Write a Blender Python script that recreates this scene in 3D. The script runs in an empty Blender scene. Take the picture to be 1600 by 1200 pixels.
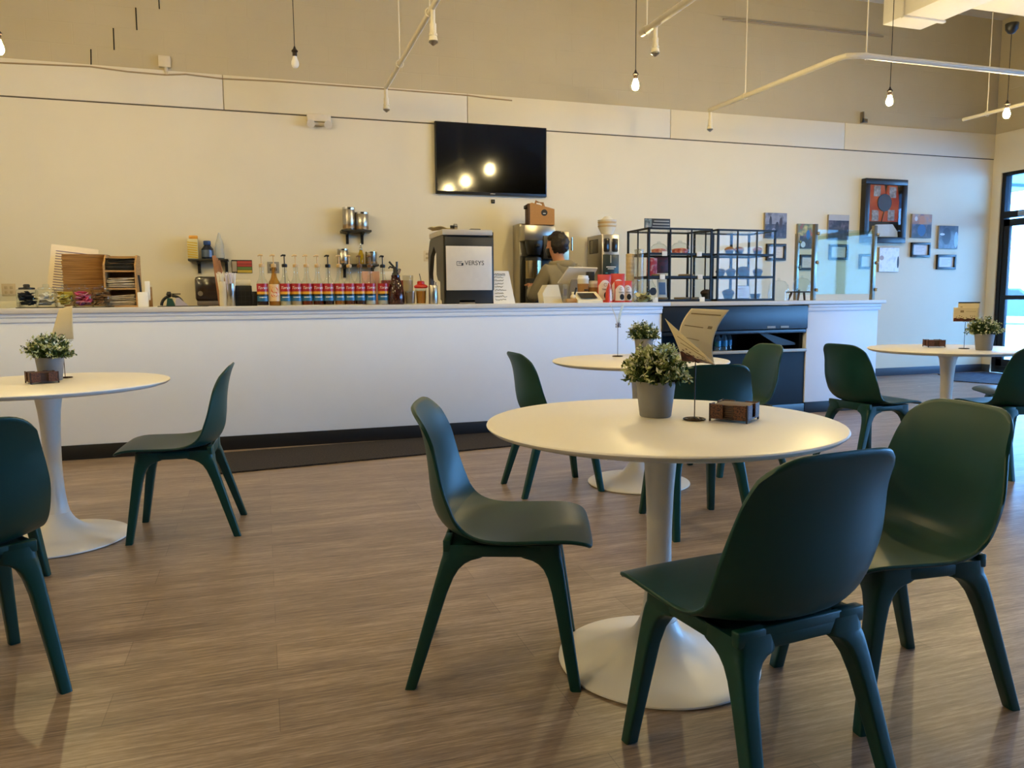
import bpy, bmesh, math, random
import numpy as np
from mathutils import Vector, Matrix
random.seed(7)
C = bpy.context.scene.collection
PI = math.pi
# ------------------------------------------------------------------ camera calibration (image 1600 x 1200)
F, YAW, PITCH, ROLL, EYE = 1193.5, math.radians(18.011), math.radians(6.305), math.radians(0.475), 1.117
def cam_axes():
    f = Vector((math.sin(YAW)*math.cos(PITCH), math.cos(YAW)*math.cos(PITCH), -math.sin(PITCH)))
    r = Vector((math.cos(YAW), -math.sin(YAW), 0)); d = f.cross(r)
    c, s = math.cos(ROLL), math.sin(ROLL)
    return c*r+s*d, -s*r+c*d, f
AR, AD, AF = cam_axes()
EYEP = Vector((0, 0, EYE))
def P(px, py, axis, val):
    """world point seen at a photograph pixel on the plane axis = val"""
    v = AR*((px-800)/F) + AD*((py-600)/F) + AF
    return EYEP + v*((val-EYEP[axis])/v[axis])
WY, KY, CT = 8.611, 6.078, 1.085          # back wall, counter front, counter top height
RX, LX, BY, CEIL = 10.15, -5.5, -8.0, 5.0
def X(px, Y, py=468): return P(px, py, 1, Y).x
def Z(py, px, Y): return P(px, py, 1, Y).z

# ------------------------------------------------------------------ materials
def lin(h):
    if isinstance(h, str):
        h = [int(h[i:i+2], 16)/255 for i in (0, 2, 4)]
        h = [c/12.92 if c <= .04045 else ((c+.055)/1.055)**2.4 for c in h]
    return (h[0], h[1], h[2], 1)
MATS = {}
def mat(name, col, rough=.5, metal=0, var=.06, scale=25, coat=0, bump=0, spec=.5, trans=0):
    if name in MATS: return MATS[name]
    m = bpy.data.materials.new(name); m.use_nodes = True; nt = m.node_tree; n = nt.nodes; L = nt.links
    b = n['Principled BSDF']; c = lin(col)
    b.inputs['Roughness'].default_value = rough; b.inputs['Metallic'].default_value = metal
    b.inputs['Coat Weight'].default_value = coat; b.inputs['Coat Roughness'].default_value = .12
    b.inputs['Specular IOR Level'].default_value = spec
    tc = n.new('ShaderNodeTexCoord'); no = n.new('ShaderNodeTexNoise'); no.inputs['Scale'].default_value = scale
    no.inputs['Detail'].default_value = 3
    L.new(tc.outputs['Object'], no.inputs['Vector'])
    mx = n.new('ShaderNodeMix'); mx.data_type = 'RGBA'
    mx.inputs['A'].default_value = tuple(v*(1-var) for v in c[:3])+(1,)
    mx.inputs['B'].default_value = tuple(min(1, v*(1+var)) for v in c[:3])+(1,)
    L.new(no.outputs['Fac'], mx.inputs['Factor']); L.new(mx.outputs['Result'], b.inputs['Base Color'])
    if bump:
        bp = n.new('ShaderNodeBump'); bp.inputs['Strength'].default_value = bump; bp.inputs['Distance'].default_value = .002
        L.new(no.outputs['Fac'], bp.inputs['Height']); L.new(bp.outputs['Normal'], b.inputs['Normal'])
    MATS[name] = m
    return m
def ramp_mat(name, cols, scale, rough=.5, stretch=(1, 1, 1), detail=4, bump=0, kind='NOISE', coord='Object', spec=.5, pos=None):
    """noise driven through a colour ramp"""
    if name in MATS: return MATS[name]
    m = bpy.data.materials.new(name); m.use_nodes = True; nt = m.node_tree; n = nt.nodes; L = nt.links
    b = n['Principled BSDF']; b.inputs['Roughness'].default_value = rough; b.inputs['Specular IOR Level'].default_value = spec
    tc = n.new('ShaderNodeTexCoord'); mp = n.new('ShaderNodeMapping'); mp.inputs['Scale'].default_value = stretch
    L.new(tc.outputs[coord], mp.inputs['Vector'])
    if kind == 'NOISE':
        t = n.new('ShaderNodeTexNoise'); t.inputs['Detail'].default_value = detail; out = t.outputs['Fac']
    else:
        t = n.new('ShaderNodeTexVoronoi'); out = t.outputs['Distance']
    t.inputs['Scale'].default_value = scale; L.new(mp.outputs['Vector'], t.inputs['Vector'])
    r = n.new('ShaderNodeValToRGB'); L.new(out, r.inputs['Fac'])
    e = r.color_ramp.elements
    while len(e) < len(cols): e.new(.5)
    for i, c in enumerate(cols):
        e[i].position = pos[i] if pos else .3+.4*i/(len(cols)-1)
        e[i].color = lin(c)
    L.new(r.outputs['Color'], b.inputs['Base Color'])
    if bump:
        bp = n.new('ShaderNodeBump'); bp.inputs['Strength'].default_value = bump; bp.inputs['Distance'].default_value = .003
        L.new(out, bp.inputs['Height']); L.new(bp.outputs['Normal'], b.inputs['Normal'])
    MATS[name] = m
    return m
def glass(name, tint=(1, 1, 1), refl=1.0, ior=1.45, body=0, bodycol=(1, 1, 1)):
    """clear pane: see-through with Fresnel reflection, optionally a little tinted body colour"""
    if name in MATS: return MATS[name]
    m = bpy.data.materials.new(name); m.use_nodes = True; nt = m.node_tree; n = nt.nodes; L = nt.links
    n.remove(n['Principled BSDF']); out = n['Material Output']
    tr = n.new('ShaderNodeBsdfTransparent'); tr.inputs[0].default_value = (*tint, 1)
    gl = n.new('ShaderNodeBsdfGlossy'); gl.inputs['Roughness'].default_value = .02
    fr = n.new('ShaderNodeFresnel'); fr.inputs['IOR'].default_value = ior
    mu = n.new('ShaderNodeMath'); mu.operation = 'MULTIPLY'; mu.inputs[1].default_value = refl; mu.use_clamp = True
    no = n.new('ShaderNodeTexNoise'); no.inputs['Scale'].default_value = 3
    bp = n.new('ShaderNodeBump'); bp.inputs['Strength'].default_value = .02; bp.inputs['Distance'].default_value = .01
    L.new(no.outputs['Fac'], bp.inputs['Height']); L.new(bp.outputs['Normal'], gl.inputs['Normal'])
    ge = n.new('ShaderNodeNewGeometry'); io = n.new('ShaderNodeMapRange')      # same reflectance from both sides of the sheet
    io.inputs['To Min'].default_value = ior; io.inputs['To Max'].default_value = 1/ior
    L.new(ge.outputs['Backfacing'], io.inputs['Value']); L.new(io.outputs[0], fr.inputs['IOR'])
    L.new(fr.outputs[0], mu.inputs[0])
    mx = n.new('ShaderNodeMixShader'); L.new(mu.outputs[0], mx.inputs[0])
    src = tr
    if body:
        df = n.new('ShaderNodeBsdfDiffuse'); df.inputs[0].default_value = lin(bodycol)
        mb = n.new('ShaderNodeMixShader'); mb.inputs[0].default_value = body
        L.new(tr.outputs[0], mb.inputs[1]); L.new(df.outputs[0], mb.inputs[2]); src = mb
    L.new(src.outputs[0], mx.inputs[1]); L.new(gl.outputs[0], mx.inputs[2]); L.new(mx.outputs[0], out.inputs['Surface'])
    MATS[name] = m
    return m
def emit(name, col, strength):
    if name in MATS: return MATS[name]
    m = bpy.data.materials.new(name); m.use_nodes = True; b = m.node_tree.nodes['Principled BSDF']
    b.inputs['Base Color'].default_value = (.9, .9, .85, 1)
    b.inputs['Emission Color'].default_value = (*col, 1); b.inputs['Emission Strength'].default_value = strength
    MATS[name] = m
    return m

# ------------------------------------------------------------------ mesh builder
class MB:
    def __init__(s): s.bm = bmesh.new(); s.mi = 0
    def _new(s, fs):
        for f in fs: f.material_index = s.mi
    def poly(s, pts):
        f = s.bm.faces.new([s.bm.verts.new(p) for p in pts]); f.material_index = s.mi; return f
    def box(s, a, b, bev=0, M=None):
        a, b = Vector(a), Vector(b); c = (a+b)/2
        r = bmesh.ops.create_cube(s.bm, size=1); vs = r['verts']
        bmesh.ops.scale(s.bm, vec=[max(abs(v), 1e-4) for v in (b-a)], verts=vs); bmesh.ops.translate(s.bm, vec=c, verts=vs)
        if M is not None: bmesh.ops.transform(s.bm, matrix=M, verts=vs)
        fs = list({f for v in vs for f in v.link_faces}); s._new(fs)
        if bev:
            es = list({e for v in vs for e in v.link_edges})
            q = bmesh.ops.bevel(s.bm, geom=es, offset=bev, segments=2, profile=.5, affect='EDGES'); s._new(q['faces'])
        return s
    def loft(s, rings, cap=True, closed=True):
        R = [[s.bm.verts.new(p) for p in r] for r in rings]
        n = len(R[0])
        for a, b in zip(R, R[1:]):
            for i in range(n if closed else n-1):
                j = (i+1) % n
                f = s.bm.faces.new((a[i], a[j], b[j], b[i])); f.material_index = s.mi
        if cap and closed:
            for r, rev in ((R[0], True), (R[-1], False)):
                f = s.bm.faces.new(r[::-1] if rev else r); f.material_index = s.mi
        return s
    def lathe(s, prof, n=32, c=(0, 0, 0), cap=True):
        rings = [[(c[0]+max(r, 1e-4)*math.cos(2*PI*i/n), c[1]+max(r, 1e-4)*math.sin(2*PI*i/n), c[2]+z) for i in range(n)] for r, z in prof]
        return s.loft(rings, cap)
    def cyl(s, p0, p1, r0, r1=None, n=16, cap=True):
        return s.tube([p0, p1], [r0, r0 if r1 is None else r1], n, cap)
    def tube(s, pts, r, n=8, cap=True):
        pts = [Vector(p) for p in pts]; rs = r if isinstance(r, (list, tuple)) else [r]*len(pts)
        rings = []; ref = None
        for i, p in enumerate(pts):
            t = (pts[min(i+1, len(pts)-1)]-pts[max(i-1, 0)]).normalized()
            if ref is None: ref = Vector((0, 0, 1)) if abs(t.z) < .9 else Vector((1, 0, 0))
            u = t.cross(ref).normalized(); v = t.cross(u).normalized()
            ref = -u.cross(t) if False else ref
            rings.append([p+(u*math.cos(2*PI*k/n)+v*math.sin(2*PI*k/n))*rs[i] for k in range(n)])
        return s.loft(rings, cap)
    def prism(s, poly, d0, d1, plane='xz'):
        f = (lambda u, v, d: (u, d, v)) if plane == 'xz' else ((lambda u, v, d: (u, v, d)) if plane == 'xy' else (lambda u, v, d: (d, u, v)))
        return s.loft([[f(u, v, d0) for u, v in poly], [f(u, v, d1) for u, v in poly]])
    def ball(s, c, r, n=16, m=10, sc=(1, 1, 1), z0=-1, z1=1):
        prof = []
        a0, a1 = math.asin(z0), math.asin(z1)
        for i in range(m+1):
            a = a0+(a1-a0)*i/m; prof.append((max(math.cos(a), .001), math.sin(a)))
        rings = [[(c[0]+r*q*sc[0]*math.cos(2*PI*k/n), c[1]+r*q*sc[1]*math.sin(2*PI*k/n), c[2]+r*z*sc[2]) for k in range(n)] for q, z in prof]
        return s.loft(rings)
    def grid(s, fn, nu, nv):
        V = [[s.bm.verts.new(fn(i/nu, j/nv)) for i in range(nu+1)] for j in range(nv+1)]
        for j in range(nv):
            for i in range(nu):
                f = s.bm.faces.new((V[j][i], V[j][i+1], V[j+1][i+1], V[j+1][i])); f.material_index = s.mi
        return s
    def m(s, i): s.mi = i; return s
    def build(s, name, mats, parent=None, smooth=40, loc=None, rot=None):
        bmesh.ops.recalc_face_normals(s.bm, faces=s.bm.faces)
        me = bpy.data.meshes.new(name); s.bm.to_mesh(me); s.bm.free()
        for q in (mats if isinstance(mats, (list, tuple)) else [mats]): me.materials.append(q)
        if smooth:
            me.shade_smooth(); me.set_sharp_from_angle(angle=math.radians(smooth))
        o = bpy.data.objects.new(name, me); C.objects.link(o)
        if parent: o.parent = parent
        if loc is not None: o.location = loc
        if rot is not None: o.rotation_euler = rot
        return o
def tag(o, label=None, cat=None, group=None, kind=None):
    if label: o['label'] = label
    if cat: o['category'] = cat
    if group: o['group'] = group
    if kind: o['kind'] = kind
    return o
def thing(name, label, cat, loc=(0, 0, 0), rz=0, group=None):
    o = bpy.data.objects.new(name, None); C.objects.link(o); o.empty_display_size = .05
    o.location = loc; o.rotation_euler = (0, 0, rz)
    return tag(o, label, cat, group)
def struct(o): o['kind'] = 'structure'; return o
def copy_tree(o, parent=None):
    c = o.copy(); C.objects.link(c)
    if parent: c.parent = parent
    for ch in list(o.children): copy_tree(ch, c)
    return c
def dup(root, loc, rz=0, label=None, group=None):
    c = copy_tree(root); c.location = loc; c.rotation_euler = (0, 0, rz)
    if label: c['label'] = label
    if group: c['group'] = group
    return c
def text_mesh(txt, size, shear=0, extrude=.0004):
    cu = bpy.data.curves.new('t', 'FONT'); cu.body = txt; cu.size = size; cu.shear = shear; cu.extrude = extrude
    cu.align_x = 'CENTER'; cu.align_y = 'CENTER'
    o = bpy.data.objects.new('t', cu); C.objects.link(o)
    me = bpy.data.meshes.new_from_object(o.evaluated_get(bpy.context.evaluated_depsgraph_get()))
    bpy.data.objects.remove(o); bpy.data.curves.remove(cu)
    return me
def text_obj(name, txt, size, m, parent, loc, rot=(PI/2, 0, 0), bend=0, shear=0):
    me = text_mesh(txt, size, shear); me.name = name
    if bend:                       # wrap round an upright cylinder of radius bend, facing -y
        for v in me.vertices:
            a = v.co.x/bend; r = bend+v.co.z
            v.co = Vector((r*math.sin(a), -r*math.cos(a), v.co.y))
        rot = (0, 0, 0)
    me.materials.clear(); me.materials.append(m)
    o = bpy.data.objects.new(name, me); C.objects.link(o); o.parent = parent; o.location = loc; o.rotation_euler = rot
    return o

# ------------------------------------------------------------------ shared materials
M_white = mat('white_lacquer', 'f0eade', .32, var=.01)
M_panel = mat('counter_white_paint', 'eaeef4', .45, var=.02, scale=6)
M_top = mat('counter_laminate', 'd8d2c8', .4, var=.05, scale=180)
M_black = mat('black_plastic', '0b0b0c', .4)
M_blackm = mat('black_metal', '121315', .45, .3)
M_base = mat('black_vinyl_base', '0d0c0e', .5)
M_steel = mat('brushed_steel', 'a8a39a', .28, 1.0, var=.05, scale=60)
M_chrome = mat('chrome', 'c9c6c0', .12, 1.0, var=.01)
M_wood = ramp_mat('light_wood', ['9a7444', 'b48a55', 'c39a66'], 9, .5, (1, 1, 14))
M_kraft = mat('kraft_card', 'a97b47', .8, var=.1, scale=60)
M_paper = mat('white_paper', 'eae6dc', .7, var=.02)
M_cream = mat('cream_plastic', 'e6dcc0', .35, var=.02)
M_whitep = mat('white_plastic', 'efece4', .35, var=.02)
M_clear = glass('clear_glass', (.93, .96, .96))
M_pane = glass('window_glass', (.97, .985, .99), .8)
M_case = glass('case_glass', (.96, .975, .98), .3)
M_guard = glass('guard_glass', (.86, .94, .92), .45, 1.5)
M_pipe = mat('painted_pipe', 'd9cfb8', .45, var=.05)
M_dark = mat('near_black_ink', '16161a', .6)

# ------------------------------------------------------------------ room shell
def wall_mat(name, a, b, bricks=False):
    m = bpy.data.materials.new(name); m.use_nodes = True; nt = m.node_tree; n = nt.nodes; L = nt.links
    bs = n['Principled BSDF']; bs.inputs['Roughness'].default_value = .6; bs.inputs['Specular IOR Level'].default_value = .25
    tc = n.new('ShaderNodeTexCoord'); no = n.new('ShaderNodeTexNoise'); no.inputs['Scale'].default_value = 2.2; no.inputs['Detail'].default_value = 6
    L.new(tc.outputs['Object'], no.inputs['Vector'])
    mx = n.new('ShaderNodeMix'); mx.data_type = 'RGBA'; mx.inputs['A'].default_value = lin(a); mx.inputs['B'].default_value = lin(b)
    L.new(no.outputs['Fac'], mx.inputs['Factor']); L.new(mx.outputs['Result'], bs.inputs['Base Color'])
    n2 = n.new('ShaderNodeTexNoise'); n2.inputs['Scale'].default_value = 90; L.new(tc.outputs['Object'], n2.inputs['Vector'])
    bp = n.new('ShaderNodeBump'); bp.inputs['Strength'].default_value = .08; bp.inputs['Distance'].default_value = .004
    L.new(n2.outputs['Fac'], bp.inputs['Height'])
    last = bp
    if bricks:
        se = n.new('ShaderNodeSeparateXYZ'); co = n.new('ShaderNodeCombineXYZ'); ad = n.new('ShaderNodeMath')
        L.new(tc.outputs['Object'], se.inputs[0]); L.new(se.outputs[0], ad.inputs[0]); L.new(se.outputs[1], ad.inputs[1])
        L.new(ad.outputs[0], co.inputs[0]); L.new(se.outputs[2], co.inputs[1])
        br = n.new('ShaderNodeTexBrick'); L.new(co.outputs[0], br.inputs['Vector'])
        br.inputs['Scale'].default_value = 1; br.inputs['Brick Width'].default_value = .4; br.inputs['Row Height'].default_value = .2
        br.inputs['Mortar Size'].default_value = .006; br.inputs['Mortar Smooth'].default_value = .4
        b2 = n.new('ShaderNodeBump'); b2.inputs['Strength'].default_value = .35; b2.inputs['Distance'].default_value = .004; b2.invert = True
        L.new(br.outputs['Fac'], b2.inputs['Height']); L.new(bp.outputs['Normal'], b2.inputs['Normal']); last = b2
    L.new(last.outputs['Normal'], bs.inputs['Normal'])
    return m
M_wall = wall_mat('painted_drywall', 'ddd3b8', 'e4dac1')
M_block = wall_mat('painted_block', 'b8ab8c', 'c4b798', True)
def floor_mat():
    m = bpy.data.materials.new('vinyl_plank'); m.use_nodes = True; nt = m.node_tree; n = nt.nodes; L = nt.links
    b = n['Principled BSDF']; b.inputs['Roughness'].default_value = .36
    tc = n.new('ShaderNodeTexCoord')
    def noise(sc, st, det=4, off=None):
        mp = n.new('ShaderNodeMapping'); mp.inputs['Scale'].default_value = st
        t = n.new('ShaderNodeTexNoise'); t.inputs['Scale'].default_value = sc; t.inputs['Detail'].default_value = det; t.inputs['Roughness'].default_value = .65
        L.new(tc.outputs['Object'], mp.inputs['Vector']); L.new(mp.outputs['Vector'], t.inputs['Vector']); return t.outputs['Fac']
    g = noise(1, (5, 90, 1), 5); g2 = noise(1, (1.3, 11, 1), 4); g3 = noise(1, (22, 260, 1), 3)
    br = n.new('ShaderNodeTexBrick'); br.inputs['Scale'].default_value = 1; br.inputs['Brick Width'].default_value = 1.22; br.inputs['Row Height'].default_value = .18
    br.inputs['Mortar Size'].default_value = .0012; br.inputs['Color1'].default_value = (.42, .42, .42, 1); br.inputs['Color2'].default_value = (.58, .58, .58, 1); br.inputs['Mortar'].default_value = (.2, .2, .2, 1)
    br.offset = .37; br.inputs['Bias'].default_value = 0
    L.new(tc.outputs['Object'], br.inputs['Vector'])
    def mth(op, a, c):
        x = n.new('ShaderNodeMath'); x.operation = op
        for i, v in enumerate((a, c)):
            if isinstance(v, (int, float)): x.inputs[i].default_value = v
            else: L.new(v, x.inputs[i])
        return x.outputs[0]
    s = mth('ADD', mth('MULTIPLY', g, .45), mth('MULTIPLY', g2, .3)); s = mth('ADD', s, mth('MULTIPLY', g3, .25))
    sp = n.new('ShaderNodeSeparateColor'); L.new(br.outputs['Color'], sp.inputs[0])
    s = mth('ADD', s, mth('MULTIPLY', mth('SUBTRACT', sp.outputs[0], .5), .3))
    r = n.new('ShaderNodeValToRGB'); L.new(s, r.inputs['Fac'])
    e = r.color_ramp.elements; e[0].position = .37; e[0].color = lin('64544a'); e[1].position = .63; e[1].color = lin('b7a290')
    x = e.new(.5); x.color = lin('8c7968')
    L.new(r.outputs['Color'], b.inputs['Base Color'])
    bp = n.new('ShaderNodeBump'); bp.inputs['Strength'].default_value = .1; bp.inputs['Distance'].default_value = .002
    L.new(s, bp.inputs['Height']); L.new(bp.outputs['Normal'], b.inputs['Normal'])
    return m
struct(MB().box((LX, BY, -.1), (RX, WY, 0)).build('floor', floor_mat(), smooth=0))
struct(MB().box((LX, BY, CEIL), (RX+.2, WY+.2, CEIL+.15)).build('ceiling', wall_mat('ceiling_paint', 'cdc6b8', 'd6cfc2'), smooth=0))
SEAM, BAND = 3.07, 3.42
wb = MB().box((LX, WY, -.1), (RX+.2, WY+.2, SEAM)).m(1).box((LX, WY+.012, SEAM), (RX+.2, WY+.2, CEIL))
struct(wb.build('wall_back', [M_wall, M_block], smooth=0))
struct(MB().box((LX-.2, BY-.2, -.1), (LX, WY+.2, CEIL)).build('wall_left', M_wall, smooth=0))
struct(MB().box((LX-.2, BY-.2, -.1), (RX+.2, BY, CEIL)).build('wall_front', wall_mat('low_bounce_drywall', '4a463f', '524e47'), smooth=0))  # unseen wall, darkened to cut light bounced from behind the camera
# board band over the drywall, split at its joints
jx = [LX, P(349, 150, 1, WY).x, P(730, 170, 1, WY).x, P(1047, 195, 1, WY).x, P(1319, 212, 1, WY).x, RX]
bd = MB()
for a, b in zip(jx, jx[1:]): bd.box((a+.004, WY-.012, SEAM+.008), (b-.004, WY+.02, BAND), .002)
struct(bd.build('trim_1', M_wall))
sl = MB().box((LX, WY-.003, SEAM-.004), (RX, WY+.005, SEAM+.007))
struct(sl.build('trim_2', mat('shadow_gap', '5a4f44', .8), smooth=0))
# right wall: header above a storefront of glazed bays, short pier in the back corner
HEAD = 2.86
rw = MB().box((RX, BY-.2, HEAD), (RX+.2, WY, BAND+.0)).m(1).box((RX+.012, BY-.2, BAND), (RX+.2, WY, CEIL))
rw.m(0).box((RX, 8.47, -.1), (RX+.2, WY, HEAD)).box((RX, 4.6, -.1), (RX+.2, 6.55, HEAD)).box((RX, BY-.2, -.1), (RX+.2, -3.4, HEAD))  # middle pier is unseen, added to even out daylight along the counter
struct(rw.build('wall_right', [M_wall, M_block], smooth=0))
M_alu = mat('dark_bronze_frame', '15181c', .4, .4)
edges = [(8.47, 6.55), (4.6, 2.6), (2.6, .6), (.6, -1.4), (-1.4, -3.4)]      # glazed bays; the unseen ones spaced for daylight balance, solid wall between and beyond
nd = 0
for i, (y1, y0) in enumerate(edges):
    fr = MB(); w = .06
    fr.box((RX+.02, y0, 0), (RX+.14, y0+w, HEAD), .004).box((RX+.02, y1-w, 0), (RX+.14, y1, HEAD), .004)
    fr.box((RX+.02, y0+w, HEAD-.05), (RX+.14, y1-w, HEAD), .004).box((RX+.02, y0+w, 2.22), (RX+.14, y1-w, 2.31), .004)
    fr.box((RX+.02, y0+w, 0), (RX+.14, y1-w, .1), .004)
    name = 'door_1' if i == 0 else 'window_%d' % i
    f = struct(fr.build(name, M_alu))
    gl = MB().box((RX+.07, y0+w, .1), (RX+.078, y1-w, 2.22)).box((RX+.07, y0+w, 2.31), (RX+.078, y1-w, HEAD-.05))
    g = gl.build('pane', M_pane, f, smooth=0)
    if i == 0:      # door leaf: stiles, rails, push bar
        st = MB()
        for yy in (y1-w-.09, (y0+y1)/2-.09, (y0+y1)/2+.0, y0+w): st.box((RX+.03, yy, .02), (RX+.085, yy+.09, 2.2), .004)
        st.box((RX+.03, y0+w, 2.1), (RX+.085, y1-w, 2.2), .004).box((RX+.03, y0+w, .02), (RX+.085, y1-w, .2), .004)
        st.build('door_leaf', M_alu, f)
        b = MB(); b.box((RX-.03, (y0+y1)/2+.1, 1.06), (RX+.0, y1-w-.05, 1.12), .008)
        for yy in (y1-w-.07, (y0+y1)/2+.12): b.box((RX-.01, yy, 1.07), (RX+.04, yy+.025, 1.11), .003)
        b.build('push_bar', M_alu, f)
        c = MB().box((RX-.045, 7.75, 2.23), (RX+.02, 8.15, 2.29), .008); c.cyl((RX-.02, 8.1, 2.23), (RX-.02, 7.9, 2.2), .008)
        c.build('door_closer', M_steel, f)
struct(MB().box((X(1375, WY, 590)-.4, WY-.012, 0), (RX, WY, .11), .003).box((RX-.012, 8.47, 0), (RX, WY-.012, .11), .003).build('baseboard_back', mat('blue_grey_base', '3a4552', .5)))

# ------------------------------------------------------------------ outside
tag(MB().box((RX+.2, -30, -.16), (80, 90, -.05)).build('parking_lot', mat('pale_concrete', 'c9cbc9', .8, var=.1, scale=2)), 'pale sunlit paving outside the glass door', 'ground', kind='structure')
cp = MB().box((RX+.2, -10, 3.05), (RX+3.4, 14, 3.3)); cp.m(1)
for y in np.arange(-9, 14, 1.2): cp.box((RX+.3, y, 3.0), (RX+3.3, y+.06, 3.05))
tag(cp.build('canopy_soffit', [mat('soffit_paint', '8fa3b5', .6), mat('soffit_batten', '5d7183', .6)], smooth=0), 'blue grey walkway soffit outside above the door', 'canopy', kind='structure')

def car(name, label, loc, rz, paint):
    t = thing(name, label, 'car', loc, rz, 'cars parked outside')
    prof = [(-2.2, .35), (-2.25, .75), (-2.1, .95), (-1.3, 1.02), (-.7, 1.45), (.7, 1.48), (1.35, 1.0), (2.1, .85), (2.25, .6), (2.2, .35)]
    MB().prism(prof, -.85, .85).build('body', paint, t)
    for s in (-1, 1): MB().prism([(-1.1, 1.0), (-.65, 1.38), (.62, 1.4), (1.1, 1.0)], s*.86, s*.85).build('side_glass', mat('car_glass', '1c252c', .1), t)
    for sx in (-1.4, 1.4):
        for s in (-1, 1):
            wh = MB().cyl((sx, s*.72, .33), (sx, s*.9, .33), .33, n=24).build('wheel', M_black, t)
            MB().cyl((sx, s*.9, .33), (sx, s*.915, .33), .2, n=20).build('wheel_rim', M_steel, wh)
    return t
car('car', 'dark saloon car parked outside, seen through the door glass', (29.3, 23.6, -.05), math.radians(100), mat('car_paint_dark', '2d3944', .25, coat=.6))
car('car', 'red saloon car parked outside beyond the dark one', (41, 33.2, -.05), math.radians(100), mat('car_paint_red', '8a2a26', .25, coat=.6))

# ------------------------------------------------------------------ serving counter
cx0, cx1, cx2, cx3 = LX+.3, 3.395, 4.956, 5.80
t = thing('serving_counter', 'long white panelled serving counter with pale worktop and black base', 'counter', (0, 0, 0))
b = MB().box((cx0, KY+.02, .105), (cx1, KY+.1, 1.047), .003).box((cx2, KY+.02, .105), (cx3, KY+.1, 1.047), .003)
b.box((cx3-.08, KY+.1, .105), (cx3, 7.35, 1.047), .003)
b.build('panel', M_panel, t)
b = MB()
for a, c in ((cx0, cx1), (cx2, cx3+.02)):
    b.box((a, KY-.003, 1.02), (c, KY+.02, 1.047), .004).box((a, KY+.006, .985), (c, KY+.02, 1.02), .004)
b.build('moulding', M_panel, t)
b = MB().box((cx0, KY+.012, 0), (cx1, KY+.1, .105), .003).box((cx2, KY+.012, 0), (cx3, KY+.1, .105), .003).box((cx3-.08, KY+.1, 0), (cx3, 7.35, .105), .003)
b.build('base', M_base, t)
j = X(1047, KY, 474); b = MB()
b.box((cx0, KY-.02, 1.047), (j-.002, 6.80, CT), .004).box((j+.001, KY-.02, 1.049), (cx3+.06, 6.80, CT), .004).box((5.25, 6.80, 1.049), (cx3+.06, 7.38, CT), .004)
b.build('worktop', M_top, t)
# open cooler set into the counter
t = thing('display_cooler', 'dark open-front drinks cooler built into the white counter', 'cooler', (cx1, KY, 0))
W = cx2-cx1; M_navy = mat('dark_blue_panel', '0a0f15', .6, var=.08, spec=.25); M_in = mat('cooler_interior', '07080a', .6)
b = MB().box((.003, .03, 0), (W-.003, .07, .6), .004).box((.003, .07, 0), (W-.003, .66, .06)).box((.003, .07, .06), (.04, .66, 1.04)).box((W-.04, .07, .06), (W-.003, .66, 1.04)).box((.04, .62, .06), (W-.04, .66, 1.04))
b.build('cabinet', M_navy, t)
MB().box((.003, .0, .82), (W-.003, .06, 1.04), .006).box((.003, .02, .78), (W-.003, .06, .815), .006).build('canopy_panel', mat('cooler_hood', '18222c', .38, var=.06), t)
MB().box((.04, .06, .56), (W-.04, .62, .6)).box((.04, .25, .8), (W-.04, .62, .81)).build('shelf', M_in, t)
MB().box((.004, .0, .6), (W-.004, .03, .63), .004).build('price_rail', mat('rail_cream', 'a89c86', .4), t)
MB().box((.02, -.004, .0), (W-.02, .03, .1), .003).build('kick_plate', M_black, t)
b = MB()
for x0 in (1.1, 1.25): b.box((x0, -.004, .83), (x0+.09, .0, .85))
b.build('price_tag', mat('tag_grey', '9a9a92', .6), t)
b = MB().prism([(1.05, .8), (1.1, .8), (1.5, .68), (1.5, .66), (1.3, .66)], .1, .3); b.build('air_vent', mat('vent_dark', '24211f', .5), t)
# bottles inside the cooler
def small_bottle(name='water_bottle'):
    t = thing(name, '', 'bottle')
    MB().lathe([(.02, 0), (.031, .003), (.031, .05), (.029, .06), (.031, .07), (.031, .125), (.014, .165), (.013, .175)], 16).build('body', glass('bottle_clear', (.8, .9, .95), 1, 1.4, .15, 'cfe6ee'), t)
    MB().lathe([(.032, 0), (.032, .05)], 16, (0, 0, .06), False).build('label', mat('bottle_label_blue', '2f86ad', .4), t)
    MB().lathe([(.015, 0), (.015, .02)], 12, (0, 0, .172)).build('cap', mat('cap_blue', '20408c', .35), t)
    return t
o0 = small_bottle(); first = True
for px, Y, lab in ((1066, 6.25, 'blue labelled water bottle in the cooler, left of the menu card'), (1121, 6.25, 'water bottle with blue cap in the cooler, left of the pair'), (1131, 6.27, 'water bottle with blue cap in the cooler, right of the pair'), (1138, 6.4, 'water bottle at the back right of the group in the cooler')):
    q = o0 if first else copy_tree(o0); first = False
    q.location = (X(px, Y, 555), Y, .601); q['label'] = lab; q['group'] = 'bottles in the cooler'
fb = thing('food_box', 'row of dark food packs on the cooler shelf at its right end', 'box', (X(1243, 6.3, 555), 6.32, .601))
MB().box((-.07, -.06, 0), (.07, .06, .06), .005).build('tray', mat('tray_blue', '1d2742', .5), fb)
MB().box((-.06, -.05, .06), (-.03, .05, .11), .005).box((-.025, -.05, .06), (.01, .05, .12), .005).box((.015, -.05, .06), (.06, .05, .11), .005).build('wrapped_pack', ramp_mat('pack_brown', ['2b1a12', '6b4a34', 'a58a6c'], 14), fb)

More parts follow.
